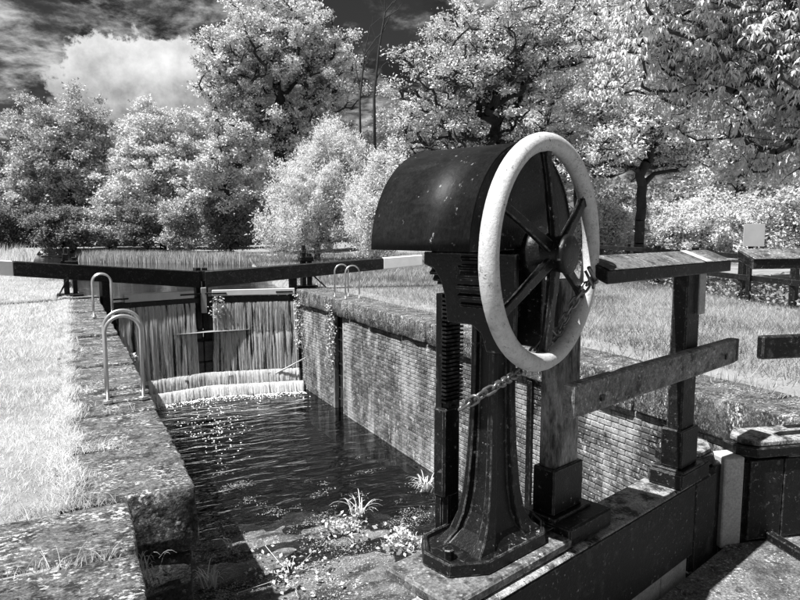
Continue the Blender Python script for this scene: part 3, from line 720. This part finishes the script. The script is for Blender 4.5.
hoop(5.56, 5.90, 13.5, .76, 'nearer of two hoops on the right coping')
ld = empty('wall_ladder', (XR+.12, 13.7, WZ), 0, 'dark ladder set in the slot of the brick wall', 'ladder')
for y in (13.53, 13.87): MB().box((XR+.08, y-.02, -2.9), (XR+.13, y+.02, -.05)).build('stile', BLACKI, ld, .004)
for i in range(9): MB().tube([(XR+.10, 13.53, -.4-i*.28), (XR+.10, 13.87, -.4-i*.28)], .014, 6).build('rung', BLACKI, ld)

# ================================================================== FENCE AND SIGN
FP = [(18.2, 22.8), (17.4, 20.6), (16.6, 18.4), (15.9, 16.3), (15.25, 14.5), (14.6, 12.8), (14.0, 11.1), (13.35, 9.35), (12.9, 7.9), (12.3, 6.3), (11.7, 4.7)]
fe = empty('timber_fence', (13.5, 10, 0), 0, 'dark post and rail fence beyond the right bank grass', 'fence')
for i, (x, y) in enumerate(FP):
    MB().box((x-.07, y-.06, -.3), (x+.07, y+.06, 1.12)).build('post', BLACKW, fe, .008)
    if i:
        x0, y0 = FP[i-1]
        for z in (.98, .52):
            d = Vector((x0-x, y0-y, 0)).normalized(); n_ = Vector((-d.y, d.x, 0))*.025; off_ = Vector((-.075, -.02, 0))
            vs = [Vector(q)+off_+s_*n_+Vector((0, 0, h)) for q in ((x, y, z), (x0, y0, z)) for s_, h in ((-1, -.06), (1, -.06), (1, .06), (-1, .06))]
            MB().add(vs, [(0, 1, 2, 3), (7, 6, 5, 4), (0, 4, 5, 1), (1, 5, 6, 2), (2, 6, 7, 3), (3, 7, 4, 0)]).build('rail', BLACKW, fe, .006)
sg = ground(750, 303, 0); sx_, sy_ = sg[0], sg[1]
s0 = empty('sign_board', (sx_, sy_, 0), 0, 'blank grey sign board on a dark post by the fence', 'sign')
u2 = _rt; w2 = .225
MB().add([tuple(np.array([sx_, sy_, 0])+u2*a+np.array([0, 0, z])+np.array([_fw[0], _fw[1], 0])*d) for d in (-.01, .01) for a, z in ((-w2, 1.21), (w2, 1.21), (w2, 1.69), (-w2, 1.69))],
         [(3, 2, 1, 0), (4, 5, 6, 7), (0, 1, 5, 4), (1, 2, 6, 5), (2, 3, 7, 6), (3, 0, 4, 7)]).build('board', SIGNM, s0, .003)
MB().box((sx_-.04+.06, sy_+.06, -.2), (sx_+.04+.06, sy_+.14, 1.4)).build('post', BLACKW, s0, .005)

# ================================================================== VEGETATION
def blades(name, pts, hmin, hmax, w, m, seed, lean=.5, z0=None, segs=1, parent=None, droop=0., cheap=False):
    """pts Nx3; each blade a bent taper"""
    r = np.random.default_rng(seed); n = len(pts); P = np.asarray(pts, float)
    a = r.uniform(0, 2*np.pi, n); h = r.uniform(hmin, hmax, n); ln = r.uniform(.05, lean, n)*h; la = r.uniform(0, 2*np.pi, n)
    wd = np.stack([np.cos(a), np.sin(a), np.zeros(n)], 1)*(w*r.uniform(.6, 1.3, n))[:, None]
    le = np.stack([np.cos(la)*ln, np.sin(la)*ln, np.zeros(n)], 1); up = np.zeros((n, 3)); up[:, 2] = h
    if cheap: return mesh_np(name, np.stack([P-wd*1.2, P+wd*1.2, P+le+up], 1).reshape(-1, 3), np.arange(3*n).reshape(-1, 3), m, parent)
    mid = P+le*.35+up*.6; tip = P+le*1.0+up*(1-droop)
    V_ = np.stack([P-wd, P+wd, mid+wd*.7, mid-wd*.7, tip], 1).reshape(-1, 3)
    b = np.arange(n)[:, None]*5
    T = np.concatenate([b+np.array([0, 1, 2]), b+np.array([0, 2, 3]), b+np.array([3, 2, 4])], 1).reshape(-1, 3)
    return mesh_np(name, V_, T, m, parent)
def scatter(n, x0, x1, y0, y1, seed, pw=1.6):
    r = np.random.default_rng(seed); y = y0+(y1-y0)*r.random(n)**pw; x = r.uniform(x0, x1, n); return x, y
# left lawn
x, y = scatter(215000, -7, GL+.28, 3.6, 26, 11, 2.2)
edge = GL+.07+.07*np.sin(y*2.1)+.05*np.sin(y*7.3)+.05*np.sin(y*17)+.06*RNG.normal(size=len(y))
keep = x < edge
keep &= ~((y < 4.05+.05*np.sin(x*9)) & (x > -2))
px_ = np.array([400+F*((np.array([a, b, 0])-EYE)@_rt)/max(.1, (np.array([a, b, 0])-EYE)@_fw) for a, b in zip(x, y)])
keep &= (px_ > -90)
x, y = x[keep], y[keep]
hmap = np.array([mnoise.noise(Vector((a*.9, b*.9, 4))) for a, b in zip(x, y)])
pts = np.stack([x, y, np.where(x > GL, .0, -.02)], 1)
nr = y < 9
tag(blades('lawn_grass', pts[(hmap < .12) & nr], .025, .06, .0028, GRASS, 12, 1.5), 'short bright grass on the near left bank', 'grass', kind='stuff')
tag(blades('far_lawn_grass', pts[(hmap < .12) & ~nr], .035, .085, .006, GRASS, 15, 1.3, cheap=True), 'short bright grass on the left bank near the far gates', 'grass', kind='stuff')
tag(blades('tall_lawn_grass', pts[hmap >= .12], .035, .085, .003, GRASS, 13, 1.4), 'longer bright grass tussocks on the left bank', 'grass', kind='stuff')
ey = RNG.uniform(4.05, 17, 26000); ex = GL+.02-.10*RNG.random(len(ey))+.06*np.abs(RNG.normal(size=len(ey)))+.04*np.sin(ey*7.3)
tag(blades('edge_grass', np.stack([ex, ey, np.where(ex > GL, .0, -.02)], 1), .02, .06, .0030, GRASS, 14, 1.6), 'ragged grass fringe creeping over the left coping', 'grass', kind='stuff')
# tufts along joints of the stones
jp = []
r = np.random.default_rng(21)
for _ in range(260): jp.append((r.uniform(-.6, .0)+.12*abs(r.normal()), 4.02+r.normal(0, .025), 0))
for _ in range(200): jp.append((r.uniform(-1.3, .2), 3.345+r.normal(0, .02)-.02, 0))
for _ in range(130): jp.append((r.uniform(-.1, .35), 5.05+r.normal(0, .02), .0))
for _ in range(40): jp.append((r.uniform(-.1, .5), 6.05+r.normal(0, .02), .0))
tag(blades('joint_grass', jp, .03, .10, .0022, GRASS, 22, 1.6), 'thin grass sprouting from the joints of the left stones', 'grass', kind='stuff')
# right bank
x, y = scatter(165000, GR-.25, 18, 2.0, 22, 31, 1.1)
px_ = 400+F*((x*_rt[0]+y*_rt[1])/np.maximum(.1, x*_fw[0]+y*_fw[1]+1.6*math.sin(PITCH)))
path = (x > GR+.0) & (x < GR+.55)
keep = (px_ < 840) & (px_ > 300) & ~(path & (RNG.random(len(x)) < .75)) & ~((x < GR) & (RNG.random(len(x)) < .55))
x, y = x[keep], y[keep]
tag(blades('bank_grass', np.stack([x, y, np.full(len(x), -.03)], 1), .05, .15, .005, GRASSR, 32, 1.3, cheap=True), 'rough mown grass on the right bank', 'grass', kind='stuff')
x, y = scatter(60000, 6.0, 26, 17, 36, 33, 1.0); kp = np.array([a > canal_edges(b)[1]-.5 for a, b in zip(x, y)]); x, y = x[kp], y[kp]
tag(blades('far_bank_grass', np.stack([x, y, np.full(len(x), -.03)], 1), .08, .28, .012, GRASSR, 34, 1.0, cheap=True), 'rough grass on the right bank beyond the far gates', 'grass', kind='stuff')
# undergrowth at the fence
ux, uy = [], []
for _ in range(9000):
    t = RNG.random()*(len(FP)-1); i = int(t); f = t-i; q = np.array(FP[i])*(1-f)+np.array(FP[i+1])*f+RNG.normal(0, .35, 2)+np.array([.5, .1]); ux.append(q[0]); uy.append(q[1])
def leafcloud(P, size, nrm_up, seed, asp=.55, droop=0., tri=False):
    """quads (rhombi) at points P"""
    r = np.random.default_rng(seed); n = len(P)
    d = r.normal(size=(n, 3)); d[:, 2] = d[:, 2]*.6-droop; d /= np.linalg.norm(d, axis=1)[:, None]
    nn = r.normal(size=(n, 3)); nn[:, 2] += nrm_up; w = np.cross(d, nn); w /= np.linalg.norm(w, axis=1)[:, None]+1e-9
    s = size*r.uniform(.6, 1.35, n)[:, None]; fold = np.cross(w, d)*s*.12
    if tri: return np.stack([P, P+d*s+w*s*asp*.6, P+d*s*.8-w*s*asp*.6+fold], 1).reshape(-1, 3), np.arange(3*n).reshape(-1, 3)
    V_ = np.stack([P, P+d*s*.5+w*s*asp*.5+fold, P+d*s, P+d*s*.5-w*s*asp*.5+fold], 1).reshape(-1, 3)
    Fq_ = np.arange(n)[:, None]*4+np.array([0, 1, 2, 3]); return V_, Fq_
P = np.stack([ux, uy, np.abs(RNG.normal(0, .18, len(ux)))], 1)
V_, F_ = leafcloud(P, .08, .8, 5, .7); tag(mesh_np('undergrowth', V_, F_, LEAF_E), 'leafy weeds growing along the foot of the fence', 'undergrowth', kind='stuff')
# reeds on the far bank of the canal and tall grass at the left
rp = []
for _ in range(9000):
    t = RNG.random(); q = np.array([0.0, 43.0])*(1-t)+np.array([9.8, 34.0])*t+RNG.normal(0, .25, 2)+np.array([.9, .9])*(RNG.random()*1.3+.8); rp.append((q[0], q[1], -.45))
tag(blades('reed_bed', rp, .35, .80, .020, REED, 41, .35), 'pale reeds along the far bank of the canal', 'reeds', kind='stuff')
rp = []
for _ in range(5200):
    q = np.array([RNG.uniform(-11, -1.1), RNG.uniform(25.5, 31)]); 
    if q[0] > canal_edges(q[1])[0]-.1: continue
    rp.append((q[0], q[1], -.05))
tag(blades('tall_bank_grass', rp, .45, 1.15-.0, .018, GRASS, 42, .4), 'tall bright grass on the left bank beyond the balance beam', 'grass', kind='stuff')

def tuft(x, y, z, n, h, label, seed, w=.006, spread=.14, m=PLANT, bend=1.0):
    r = np.random.default_rng(seed); g = empty('grass_tussock', (x, y, z), 0, label, 'plant'); mb = MB()
    for _ in range(n):
        a = r.uniform(0, 2*math.pi); L_ = h*r.uniform(.5, 1.15); sp = spread*r.uniform(.3, 1)*bend
        bx, by = x+r.normal(0, .035), y+r.normal(0, .035); vs = []
        dx, dy = math.cos(a), math.sin(a)
        for k in range(7):
            f = k/6; rad = sp*f*1.6*L_/h; zz = z-.02+L_*(f*1.25-f*f*.85*bend)*1.1; ww = w*(1-f*.85)
            vs += [(bx+dx*rad-dy*ww, by+dy*rad+dx*ww, zz), (bx+dx*rad+dy*ww, by+dy*rad-dx*ww, zz)]
        mb.add(vs, [(2*k, 2*k+1, 2*k+3, 2*k+2) for k in range(6)])
    mb.build('blade_tuft', m, g); return g
tuft(4.95, 8.72, WZ+.03, 46, .42, 'drooping grass tussock at the foot of the brick wall', 1, .011, .26)
tuft(3.62, 8.35, WZ+.05, 26, .50, 'tall arching grass tussock on the silt in mid chamber', 2, .010, .30)
tuft(1.30, 7.35, WZ+.08, 26, .46, 'curled pale tussock beside the near stone wall', 3, .010, .22)
tuft(1.75, 8.2, WZ+.05, 12, .22, 'small sprig of grass alone on the bare silt', 4, .008, .14)
tuft(.30, 3.72, -.32, 26, .26, 'grass tuft hanging in the notch of the left stones', 5, .004, .10)
def herb(x, y, z, n, rad, h, label, seed, size=.07):
    r = np.random.default_rng(seed); g = empty('leafy_plant', (x, y, z), 0, label, 'plant')
    P = np.stack([x+r.normal(0, rad, n), y+r.normal(0, rad, n), z+np.abs(r.normal(0, h, n))], 1); V_, F_ = leafcloud(P, size, .9, seed, .6)
    mesh_np('foliage', V_, F_, PLANT, g)
    mb = MB()
    for _ in range(14): q = P[r.integers(n)]; mb.tube([(x+(q[0]-x)*.3, y+(q[1]-y)*.3, z-.03), tuple(q)], .004, 4)
    mb.build('stem', PLANT, g)
q = ground(400, 548, WZ); herb(q[0], q[1], WZ+.05, 240, .12, .10, 'white-leaved plant nearest the gear base in the chamber', 11)
q = ground(345, 535, WZ); herb(q[0], q[1], WZ+.06, 200, .16, .08, 'low leafy plant beside the arching tussock on the silt', 12, .06)
q = ground(290, 578, WZ); herb(q[0], q[1], WZ+.08, 140, .25, .03, 'sparse creeping plant low on the near silt', 13, .06)
def hanging(x, y, z, n, dx, dy, dz, label, seed, size=.06):
    r = np.random.default_rng(seed); g = empty('hanging_plant', (x, y, z), 0, label, 'plant')
    t = r.random(n); P = np.stack([x+r.normal(0, dx, n), y+r.normal(0, dy, n)*(1-.4*t), z-t*dz], 1); V_, F_ = leafcloud(P, size, .2, seed, .6, .4)
    mesh_np('foliage', V_, F_, PLANT, g); mb = MB()
    for _ in range(5): mb.tube([(x, y+r.normal(0, dy*.4), z), (x-.02, y+r.normal(0, dy), z-dz*r.uniform(.5, 1))], .006, 4)
    mb.build('stem', BARKL, g)
hanging(XR-.06, 13.95, -.15, 330, .04, .13, 1.3, 'trailing plant hanging beside the ladder slot on the wall', 21)
hanging(XR-.08, 16.25, -.05, 300, .05, .14, 1.5, 'trailing plant hanging where the brick wall meets the gate', 22)
hanging(3.38, 16.75, -.12, 150, .09, .04, .55, 'small plant hanging from the mitre of the far gates', 23)
hanging(.72, 9.2, -.05, 60, .04, .12, .2, 'small plant at the chamber edge behind the near hoops', 24, .05)
# fallen branch lying across the chamber
a0, a1 = ground(232, 388, WZ+.05), np.array([XR-.02, 15.9, -1.75])
tag(MB().tube([a0, a0*.55+a1*.45+np.array([0, 0, -.12]), a1*.8+a0*.2+np.array([0, 0, -.05]), a1], [.03, .026, .022, .015], 6).build('fallen_branch', PALEW, None, 0, True), 'pale fallen branch leaning against the brick wall below the gates', 'branch')
# ---- trees
def tree(name, label, base, trunk_h, blobs, nclump, lpc, lsize, m, seed, trunk_r=.25, crad=.5, bark=BARK, asp=.55, droop=0., up=.7, group=None, flat=.65, tipr=.012, palm=False, lean=(0, 0), sweep=0., fill=.45, sink=.3, bare=0.):
    r = np.random.default_rng(seed); bx, by = base
    bz = ground_z(bx, by) if 'ground_z' in globals() else 0
    g = empty(name, (bx, by, bz), 0, label, 'tree' if 'tree' in name else 'shrub', group)
    vol = np.array([b[3]*b[4]*b[5] for b in blobs]); pick = r.choice(len(blobs), nclump, p=vol/vol.sum()); cl = []
    for k in pick:
        ox, oy, oz, rx, ry, rz = blobs[k]; d = r.normal(size=3); d /= np.linalg.norm(d)
        wob = .82+.42*mnoise.noise(Vector(d*2.3)+Vector((seed, k, 0)))
        q = d*(r.random()**fill)*wob; cl.append((bx+ox+q[0]*rx, by+oy+q[1]*ry, oz+q[2]*rz))
    cl = np.array(cl); cl = cl[cl[:, 2] > .25]
    if not palm: crad *= .82
    top = max(b[2] for b in blobs)
    nodes = [np.array([bx, by, bz-sink])]; par = [-1]
    nt_ = 7
    for i in range(1, nt_+1):
        f = i/nt_; nodes.append(np.array([bx+lean[0]*f+r.normal(0, .05)*trunk_h*.15, by+lean[1]*f+r.normal(0, .05)*trunk_h*.15, bz+trunk_h*f])); par.append(i-1)
    start = max(2, int(nt_*.35)); order_ = np.argsort(np.linalg.norm(cl-nodes[nt_], axis=1)); cost0 = [1e9]*start+[0]*(nt_+1-start)
    NA = np.zeros((len(cl)*4+20, 3)); NA[:len(nodes)] = nodes; PEN = np.zeros(len(NA)); PEN[:start] = 1e6; tips = []
    n = len(nodes)
    for k in order_:
        c = cl[k]; D = c-NA[:n]; dist = np.linalg.norm(D, axis=1)
        cost = dist+np.where(D[:, 2] < 0, -D[:, 2]*1.3, 0)+PEN[:n]; j = int(np.argmin(cost)); s = NA[j].copy()
        L_ = dist[j]; pj = par[j]; dirp = NA[j]-NA[pj] if pj >= 0 else np.array([0, 0, 1.]); dirp = dirp/(np.linalg.norm(dirp)+1e-6)
        prev = j
        ns = 3 if L_ > .8 else 2
        for q in range(1, ns+1):
            f = q/ns; p = s+(c-s)*f+dirp*L_*.22*math.sin(math.pi*f)+r.normal(0, .04, 3)*L_*(q < ns)+np.array([0, 0, -sweep*L_*math.sin(math.pi*f)])
            NA[n] = p; nodes.append(p); par.append(prev); prev = n; n += 1
        tips.append(prev)
    cnt = np.zeros(n)
    for t in tips:
        while t >= 0: cnt[t] += 1; t = par[t]
    rad = tipr*np.maximum(cnt, 1)**.46; sc_ = trunk_r/rad[0]
    rad = np.where(cnt > 3, rad*(1+(sc_-1)*np.clip(np.log(np.maximum(cnt, 1))/math.log(max(cnt[0], 2)), 0, 1)), rad)
    # branch tubes: 5-sided frusta
    i1 = np.arange(1, n); i0 = np.array(par[1:]); A0, A1 = NA[i0], NA[i1]; T = A1-A0; T /= np.linalg.norm(T, axis=1)[:, None]+1e-9
    ref = np.where(np.abs(T[:, 2:3]) > .9, np.array([[1., 0, 0]]), np.array([[0, 0, 1.]])); U = np.cross(T, ref); U /= np.linalg.norm(U, axis=1)[:, None]+1e-9; Wv = np.cross(T, U)
    K = 6; ang = np.arange(K)*2*np.pi/K; ringv = (U[:, None, :]*np.cos(ang)[None, :, None]+Wv[:, None, :]*np.sin(ang)[None, :, None])
    r0 = np.minimum(rad[i0], rad[i1]*1.8); Va = A0[:, None, :]+ringv*r0[:, None, None]; Vb = A1[:, None, :]+ringv*rad[i1][:, None, None]
    Vv = np.concatenate([Va, Vb], 1).reshape(-1, 3); b = np.arange(len(i1))[:, None]*2*K
    Fq_ = np.concatenate([b+np.array([j, (j+1) % K, K+(j+1) % K, K+j]) for j in range(K)], 1).reshape(-1, 4)
    mesh_np('trunk', Vv, Fq_, bark, g, True)
    # fine twigs spreading through every clump
    ntw = 3 if palm else 7
    tw0 = np.repeat(cl, ntw, 0); td = r.normal(size=tw0.shape); td[:, 2] = np.abs(td[:, 2])*.7-(.4 if palm else 0); td /= np.linalg.norm(td, axis=1)[:, None]
    tl_ = (crad*r.uniform(.7, 1.6, len(tw0)))[:, None]; tw1 = tw0+td*tl_*.5+r.normal(0, .06, tw0.shape)*crad; tw2 = tw0+td*tl_
    tr_ = tipr*.75; rf = np.cross(td, np.array([.3, .2, .9])); rf /= np.linalg.norm(rf, axis=1)[:, None]+1e-9; rg = np.cross(td, rf)
    rings = [np.stack([q_+(rf*math.cos(k*2.094)+rg*math.sin(k*2.094))*tr_*f_ for k in range(3)], 1) for q_, f_ in ((tw0, 1), (tw1, .75), (tw2, .25))]
    Vt = np.concatenate(rings, 1).reshape(-1, 3); bt_ = np.arange(len(tw0))[:, None]*9
    tw_ = mesh_np('twigs', Vt, np.concatenate([bt_+np.array([q_*3+k, q_*3+(k+1) % 3, q_*3+3+(k+1) % 3, q_*3+3+k]) for q_ in range(2) for k in range(3)], 1).reshape(-1, 4), bark, g); tag(tw_, kind='stuff')
    # leaves
    lpc = lpc if palm else int(lpc*2.15)
    if bare: cl = cl[(r.random(len(cl)) > bare) | (cl[:, 2] > np.percentile(cl[:, 2], 75))]
    cc = np.repeat(cl, lpc, 0); nL = len(cc); csz = np.repeat(r.uniform(.6, 1.3, len(cl)), lpc)
    off = r.normal(size=(nL, 3))*crad*np.array([1, 1, flat])*csz[:, None]*.55; P = cc+off
    if palm:   # hand-shaped leaves: several drooping leaflets from one point
        nf = 5; a = r.uniform(0, 6.28, nL)[:, None]+np.arange(nf)[None, :]*(2*np.pi/nf*.85)
        d = np.stack([np.cos(a), np.sin(a), np.full_like(a, -.8)+r.normal(0, .45, a.shape)], 2); d /= np.linalg.norm(d, axis=2)[:, :, None]
        s = (lsize*r.uniform(.5, 1.3, nL))[:, None, None]*r.uniform(.7, 1.2, (nL, nf, 1)); w = np.cross(d, np.array([0, 0, 1.])); w /= np.linalg.norm(w, axis=2)[:, :, None]
        P0 = P[:, None, :]; V_ = np.stack([P0+d*0, P0+d*s*.6+w*s*.17+np.array([0, 0, .03]), P0+d*s+np.array([0, 0, -.03]), P0+d*s*.6-w*s*.17+np.array([0, 0, .03])], 2).reshape(-1, 3)
        F_ = np.arange(nL*nf)[:, None]*4+np.array([0, 1, 2, 3])
    else: V_, F_ = leafcloud(P, lsize*.70, up, seed+1, asp*1.15, droop, True)
    mesh_np('crown', V_, F_, m, g)
    return g
def bl(px, depth): return tuple(at_depth(px, depth)[:2])
def px2m(d): return d/F
# left background trees
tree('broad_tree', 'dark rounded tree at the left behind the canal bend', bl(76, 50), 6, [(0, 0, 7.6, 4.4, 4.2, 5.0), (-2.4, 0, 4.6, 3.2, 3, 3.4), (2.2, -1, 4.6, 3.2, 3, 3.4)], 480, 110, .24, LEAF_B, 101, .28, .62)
tree('broad_tree', 'bright rounded tree between the dark left tree and tall central tree', bl(166, 50), 5.5, [(0, 0, 6.8, 4.4, 4, 4.6), (2.6, -1, 3.8, 3.2, 3, 3.0), (-2.4, -1, 3.8, 3.0, 3, 3.0)], 480, 110, .24, LEAF_A, 102, .28, .62)
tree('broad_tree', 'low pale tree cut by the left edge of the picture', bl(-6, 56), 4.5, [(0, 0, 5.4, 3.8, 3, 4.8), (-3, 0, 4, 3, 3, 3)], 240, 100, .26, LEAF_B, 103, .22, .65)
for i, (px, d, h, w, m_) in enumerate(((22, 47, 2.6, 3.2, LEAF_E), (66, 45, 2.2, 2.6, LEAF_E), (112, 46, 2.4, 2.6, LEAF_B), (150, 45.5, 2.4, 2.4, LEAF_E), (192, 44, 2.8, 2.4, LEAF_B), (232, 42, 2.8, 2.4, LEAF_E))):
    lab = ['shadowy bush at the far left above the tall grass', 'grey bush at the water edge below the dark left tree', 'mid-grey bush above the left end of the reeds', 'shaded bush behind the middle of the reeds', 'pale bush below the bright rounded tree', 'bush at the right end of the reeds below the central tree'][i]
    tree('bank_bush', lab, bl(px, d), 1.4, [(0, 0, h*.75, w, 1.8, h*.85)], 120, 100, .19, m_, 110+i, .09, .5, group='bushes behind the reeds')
# tall central tree
tree('tall_tree', 'tall spreading tree with dark branches at the picture centre-left', bl(284, 43), 9.5, [(0, 0, 13.0, 4.4, 4, 4.6), (-3.3, 0, 11.0, 3.0, 3.2, 4.2), (3.2, 0, 11.2, 2.8, 3, 4.6), (-3.0, -1, 7.0, 3.0, 3, 2.8), (-4.6, -1, 4.6, 2.4, 2, 2.4), (1.0, 0, 7.8, 3.2, 3, 2.8)], 800, 115, .21, LEAF_A, 120, .42, .52, fill=.6, tipr=.036, bare=.25)
# feathery white willow
tree('willow_shrub', 'feathery white willow in front of the tall central tree', bl(318, 31), 2.2, [(0, 0, 2.9, 2.7, 2.2, 2.7), (1.0, 0, 4.5, 1.8, 1.7, 2.4), (-1.4, -.5, 1.6, 1.7, 1.6, 1.6), (1.9, 0, 2.4, 1.4, 1.6, 2.4)], 480, 120, .20, LEAF_C, 130, .16, .36, bark=BARKL, asp=.20, up=.3, flat=1.5, droop=-.9)
tree('willow_shrub', 'smaller white willow under the tree right of centre', bl(375, 29), 2.0, [(0, 0, 2.2, 1.5, 1.6, 2.2), (.7, 0, 3.8, 1.2, 1.0, 1.6)], 240, 110, .19, LEAF_C, 131, .12, .36, bark=BARKL, asp=.22, up=.3, flat=1.4, droop=-.8)
# bare dead stems
g = empty('dead_tree', (*bl(383, 37), 0), 0, 'bare dead twin stems rising above the willow', 'tree')
q0 = np.array([*bl(383, 37), 0])
def px3(px, py, depth):
    d = at_depth(px, depth); c = depth; return np.array([d[0], d[1], 1.6+(228-py)/F*depth])
MB().tube([px3(376, 228, 37), px3(375, 100, 37), px3(380, 55, 37), px3(386, 22, 37), px3(394, 12, 37)], [.11, .08, .06, .04, .02], 7).build('trunk', BARK, g, 0, True)
MB().tube([px3(363, 228, 37), px3(361, 105, 37), px3(366, 62, 37), px3(378, 45, 37)], [.08, .06, .04, .02], 7).build('trunk', BARK, g, 0, True)
for a, b_, c_ in (((386, 24), (385, 5), (386, -2)), ((385, 28), (398, 20), (402, 14)), ((366, 60), (372, 35), (383, 26)), ((364, 78), (371, 60), (378, 52)), ((361, 95), (357, 70), (360, 60)), ((383, 40), (392, 22), (396, 16)), ((380, 55), (373, 36), (374, 26)), ((386, 22), (380, 8), (377, 2)), ((394, 14), (401, 4), (406, 0)), ((375, 90), (383, 72), (390, 66)), ((366, 62), (360, 46), (361, 38)), ((378, 46), (386, 38), (388, 32))):
    MB().tube([px3(*a, 37), px3(*b_, 37), px3(*c_, 37)], [.035, .024, .01], 5).build('branch', BARK, g)
# spreading tree right of centre
tree('spreading_tree', 'spreading bright tree with fanned bare branches above the hood', bl(486, 26), 5.0, [(0, 0, 7.6, 4.0, 3.2, 3.4), (-2.4, -.3, 6.2, 2.2, 2.4, 3.0), (2.0, -1, 9.2, 3.2, 2.8, 2.8), (-2.4, 0, 3.8, 1.7, 2, 2.0), (2, -1, 4.6, 2.6, 2, 2.2)], 700, 120, .14, LEAF_A, 140, .24, .42, asp=.45, droop=.2, fill=.65, tipr=.030, bare=.45)
# small tree behind the fence
tree('branching_tree', 'small forked tree with visible trunk behind the fence', bl(637, 25), 3.1, [(0, 0, 5.2, 2.8, 2.6, 2.1), (-1.8, 0, 4.2, 1.8, 2, 1.2), (2.0, 0, 4.4, 2.0, 2, 1.3)], 260, 70, .16, LEAF_D, 150, .19, .45, fill=.65, tipr=.026, bare=.5)
tree('branching_tree', 'leafy tree filling the gap behind the white hand wheel', bl(575, 31), 4, [(0, 0, 6.2, 3.4, 2.6, 3.8), (.6, 0, 9.6, 3.0, 2.4, 3.6)], 420, 100, .17, LEAF_A, 151, .2, .5)
for i, (px, d, h, w, m_) in enumerate(((600, 29, 1.9, 1.9, LEAF_A), (655, 31, 2.1, 2.2, LEAF_C), (705, 30, 2.2, 2.2, LEAF_C), (752, 28, 2.1, 2.0, LEAF_A), (800, 26, 2.4, 2.2, LEAF_B))):
    lab = ['bright low bush seen through the right side of the wheel', 'white bush below the small forked tree', 'white bush left of the blank sign', 'bright bush behind the blank sign', 'greyish bush at the right edge behind the fence'][i]
    tree('hedge_bush', lab, bl(px, d), 1.0, [(0, 0, h*.75, w, 1.6, h*.8)], 110, 90, .15, m_, 160+i, .07, .45, group='bushes behind the fence')
# big horse chestnut reaching in from the right
tree('chestnut_tree', 'large tree with drooping hand-shaped leaves reaching in from the right', bl(905, 16), 6.5, [(-1.8, .9, 5.6, 2.8, 2.8, 2.7), (-3.9, 2.0, 5.6, 2.6, 2.6, 2.3), (-5.4, 2.9, 6.4, 2.4, 2.2, 2.2), (-2.6, 1.4, 3.5, 2.2, 2.0, 1.0), (-4, 2, 8.4, 3.6, 3, 2.2), (0, 0, 8, 3.5, 3.5, 3)], 900, 19, .165, LEAF_D, 170, .38, .5, palm=True, tipr=.02, fill=.6)
tree('backdrop_tree', 'pale tree seen behind the chestnut at the right', bl(735, 34), 5, [(0, 0, 6.5, 4.5, 3, 4.2), (4, -2, 6.5, 4, 3, 4.2), (-1.0, .5, 11.0, 5, 3, 4.0), (4, -2, 11, 4, 3, 4)], 620, 90, .22, LEAF_A, 171, .26, .62)
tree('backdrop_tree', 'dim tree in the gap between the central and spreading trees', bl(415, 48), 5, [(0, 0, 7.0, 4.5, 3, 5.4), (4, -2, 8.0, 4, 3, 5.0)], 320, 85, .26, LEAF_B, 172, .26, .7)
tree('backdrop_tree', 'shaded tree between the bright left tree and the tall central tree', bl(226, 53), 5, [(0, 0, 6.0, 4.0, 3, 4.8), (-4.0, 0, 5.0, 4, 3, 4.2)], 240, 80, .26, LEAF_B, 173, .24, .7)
# far wood closing every gap at the horizon
dp = []
for _ in range(70000):
    a = RNG.uniform(-.62, .72)+AZ; d_ = RNG.uniform(62, 78); h_ = 5.5+2.5*mnoise.noise(Vector((a*9, 0, 0)))+1.2*mnoise.noise(Vector((a*40, 2, 0)))
    dp.append((math.sin(a)*d_, math.cos(a)*d_, abs(RNG.random()**.7*h_)))
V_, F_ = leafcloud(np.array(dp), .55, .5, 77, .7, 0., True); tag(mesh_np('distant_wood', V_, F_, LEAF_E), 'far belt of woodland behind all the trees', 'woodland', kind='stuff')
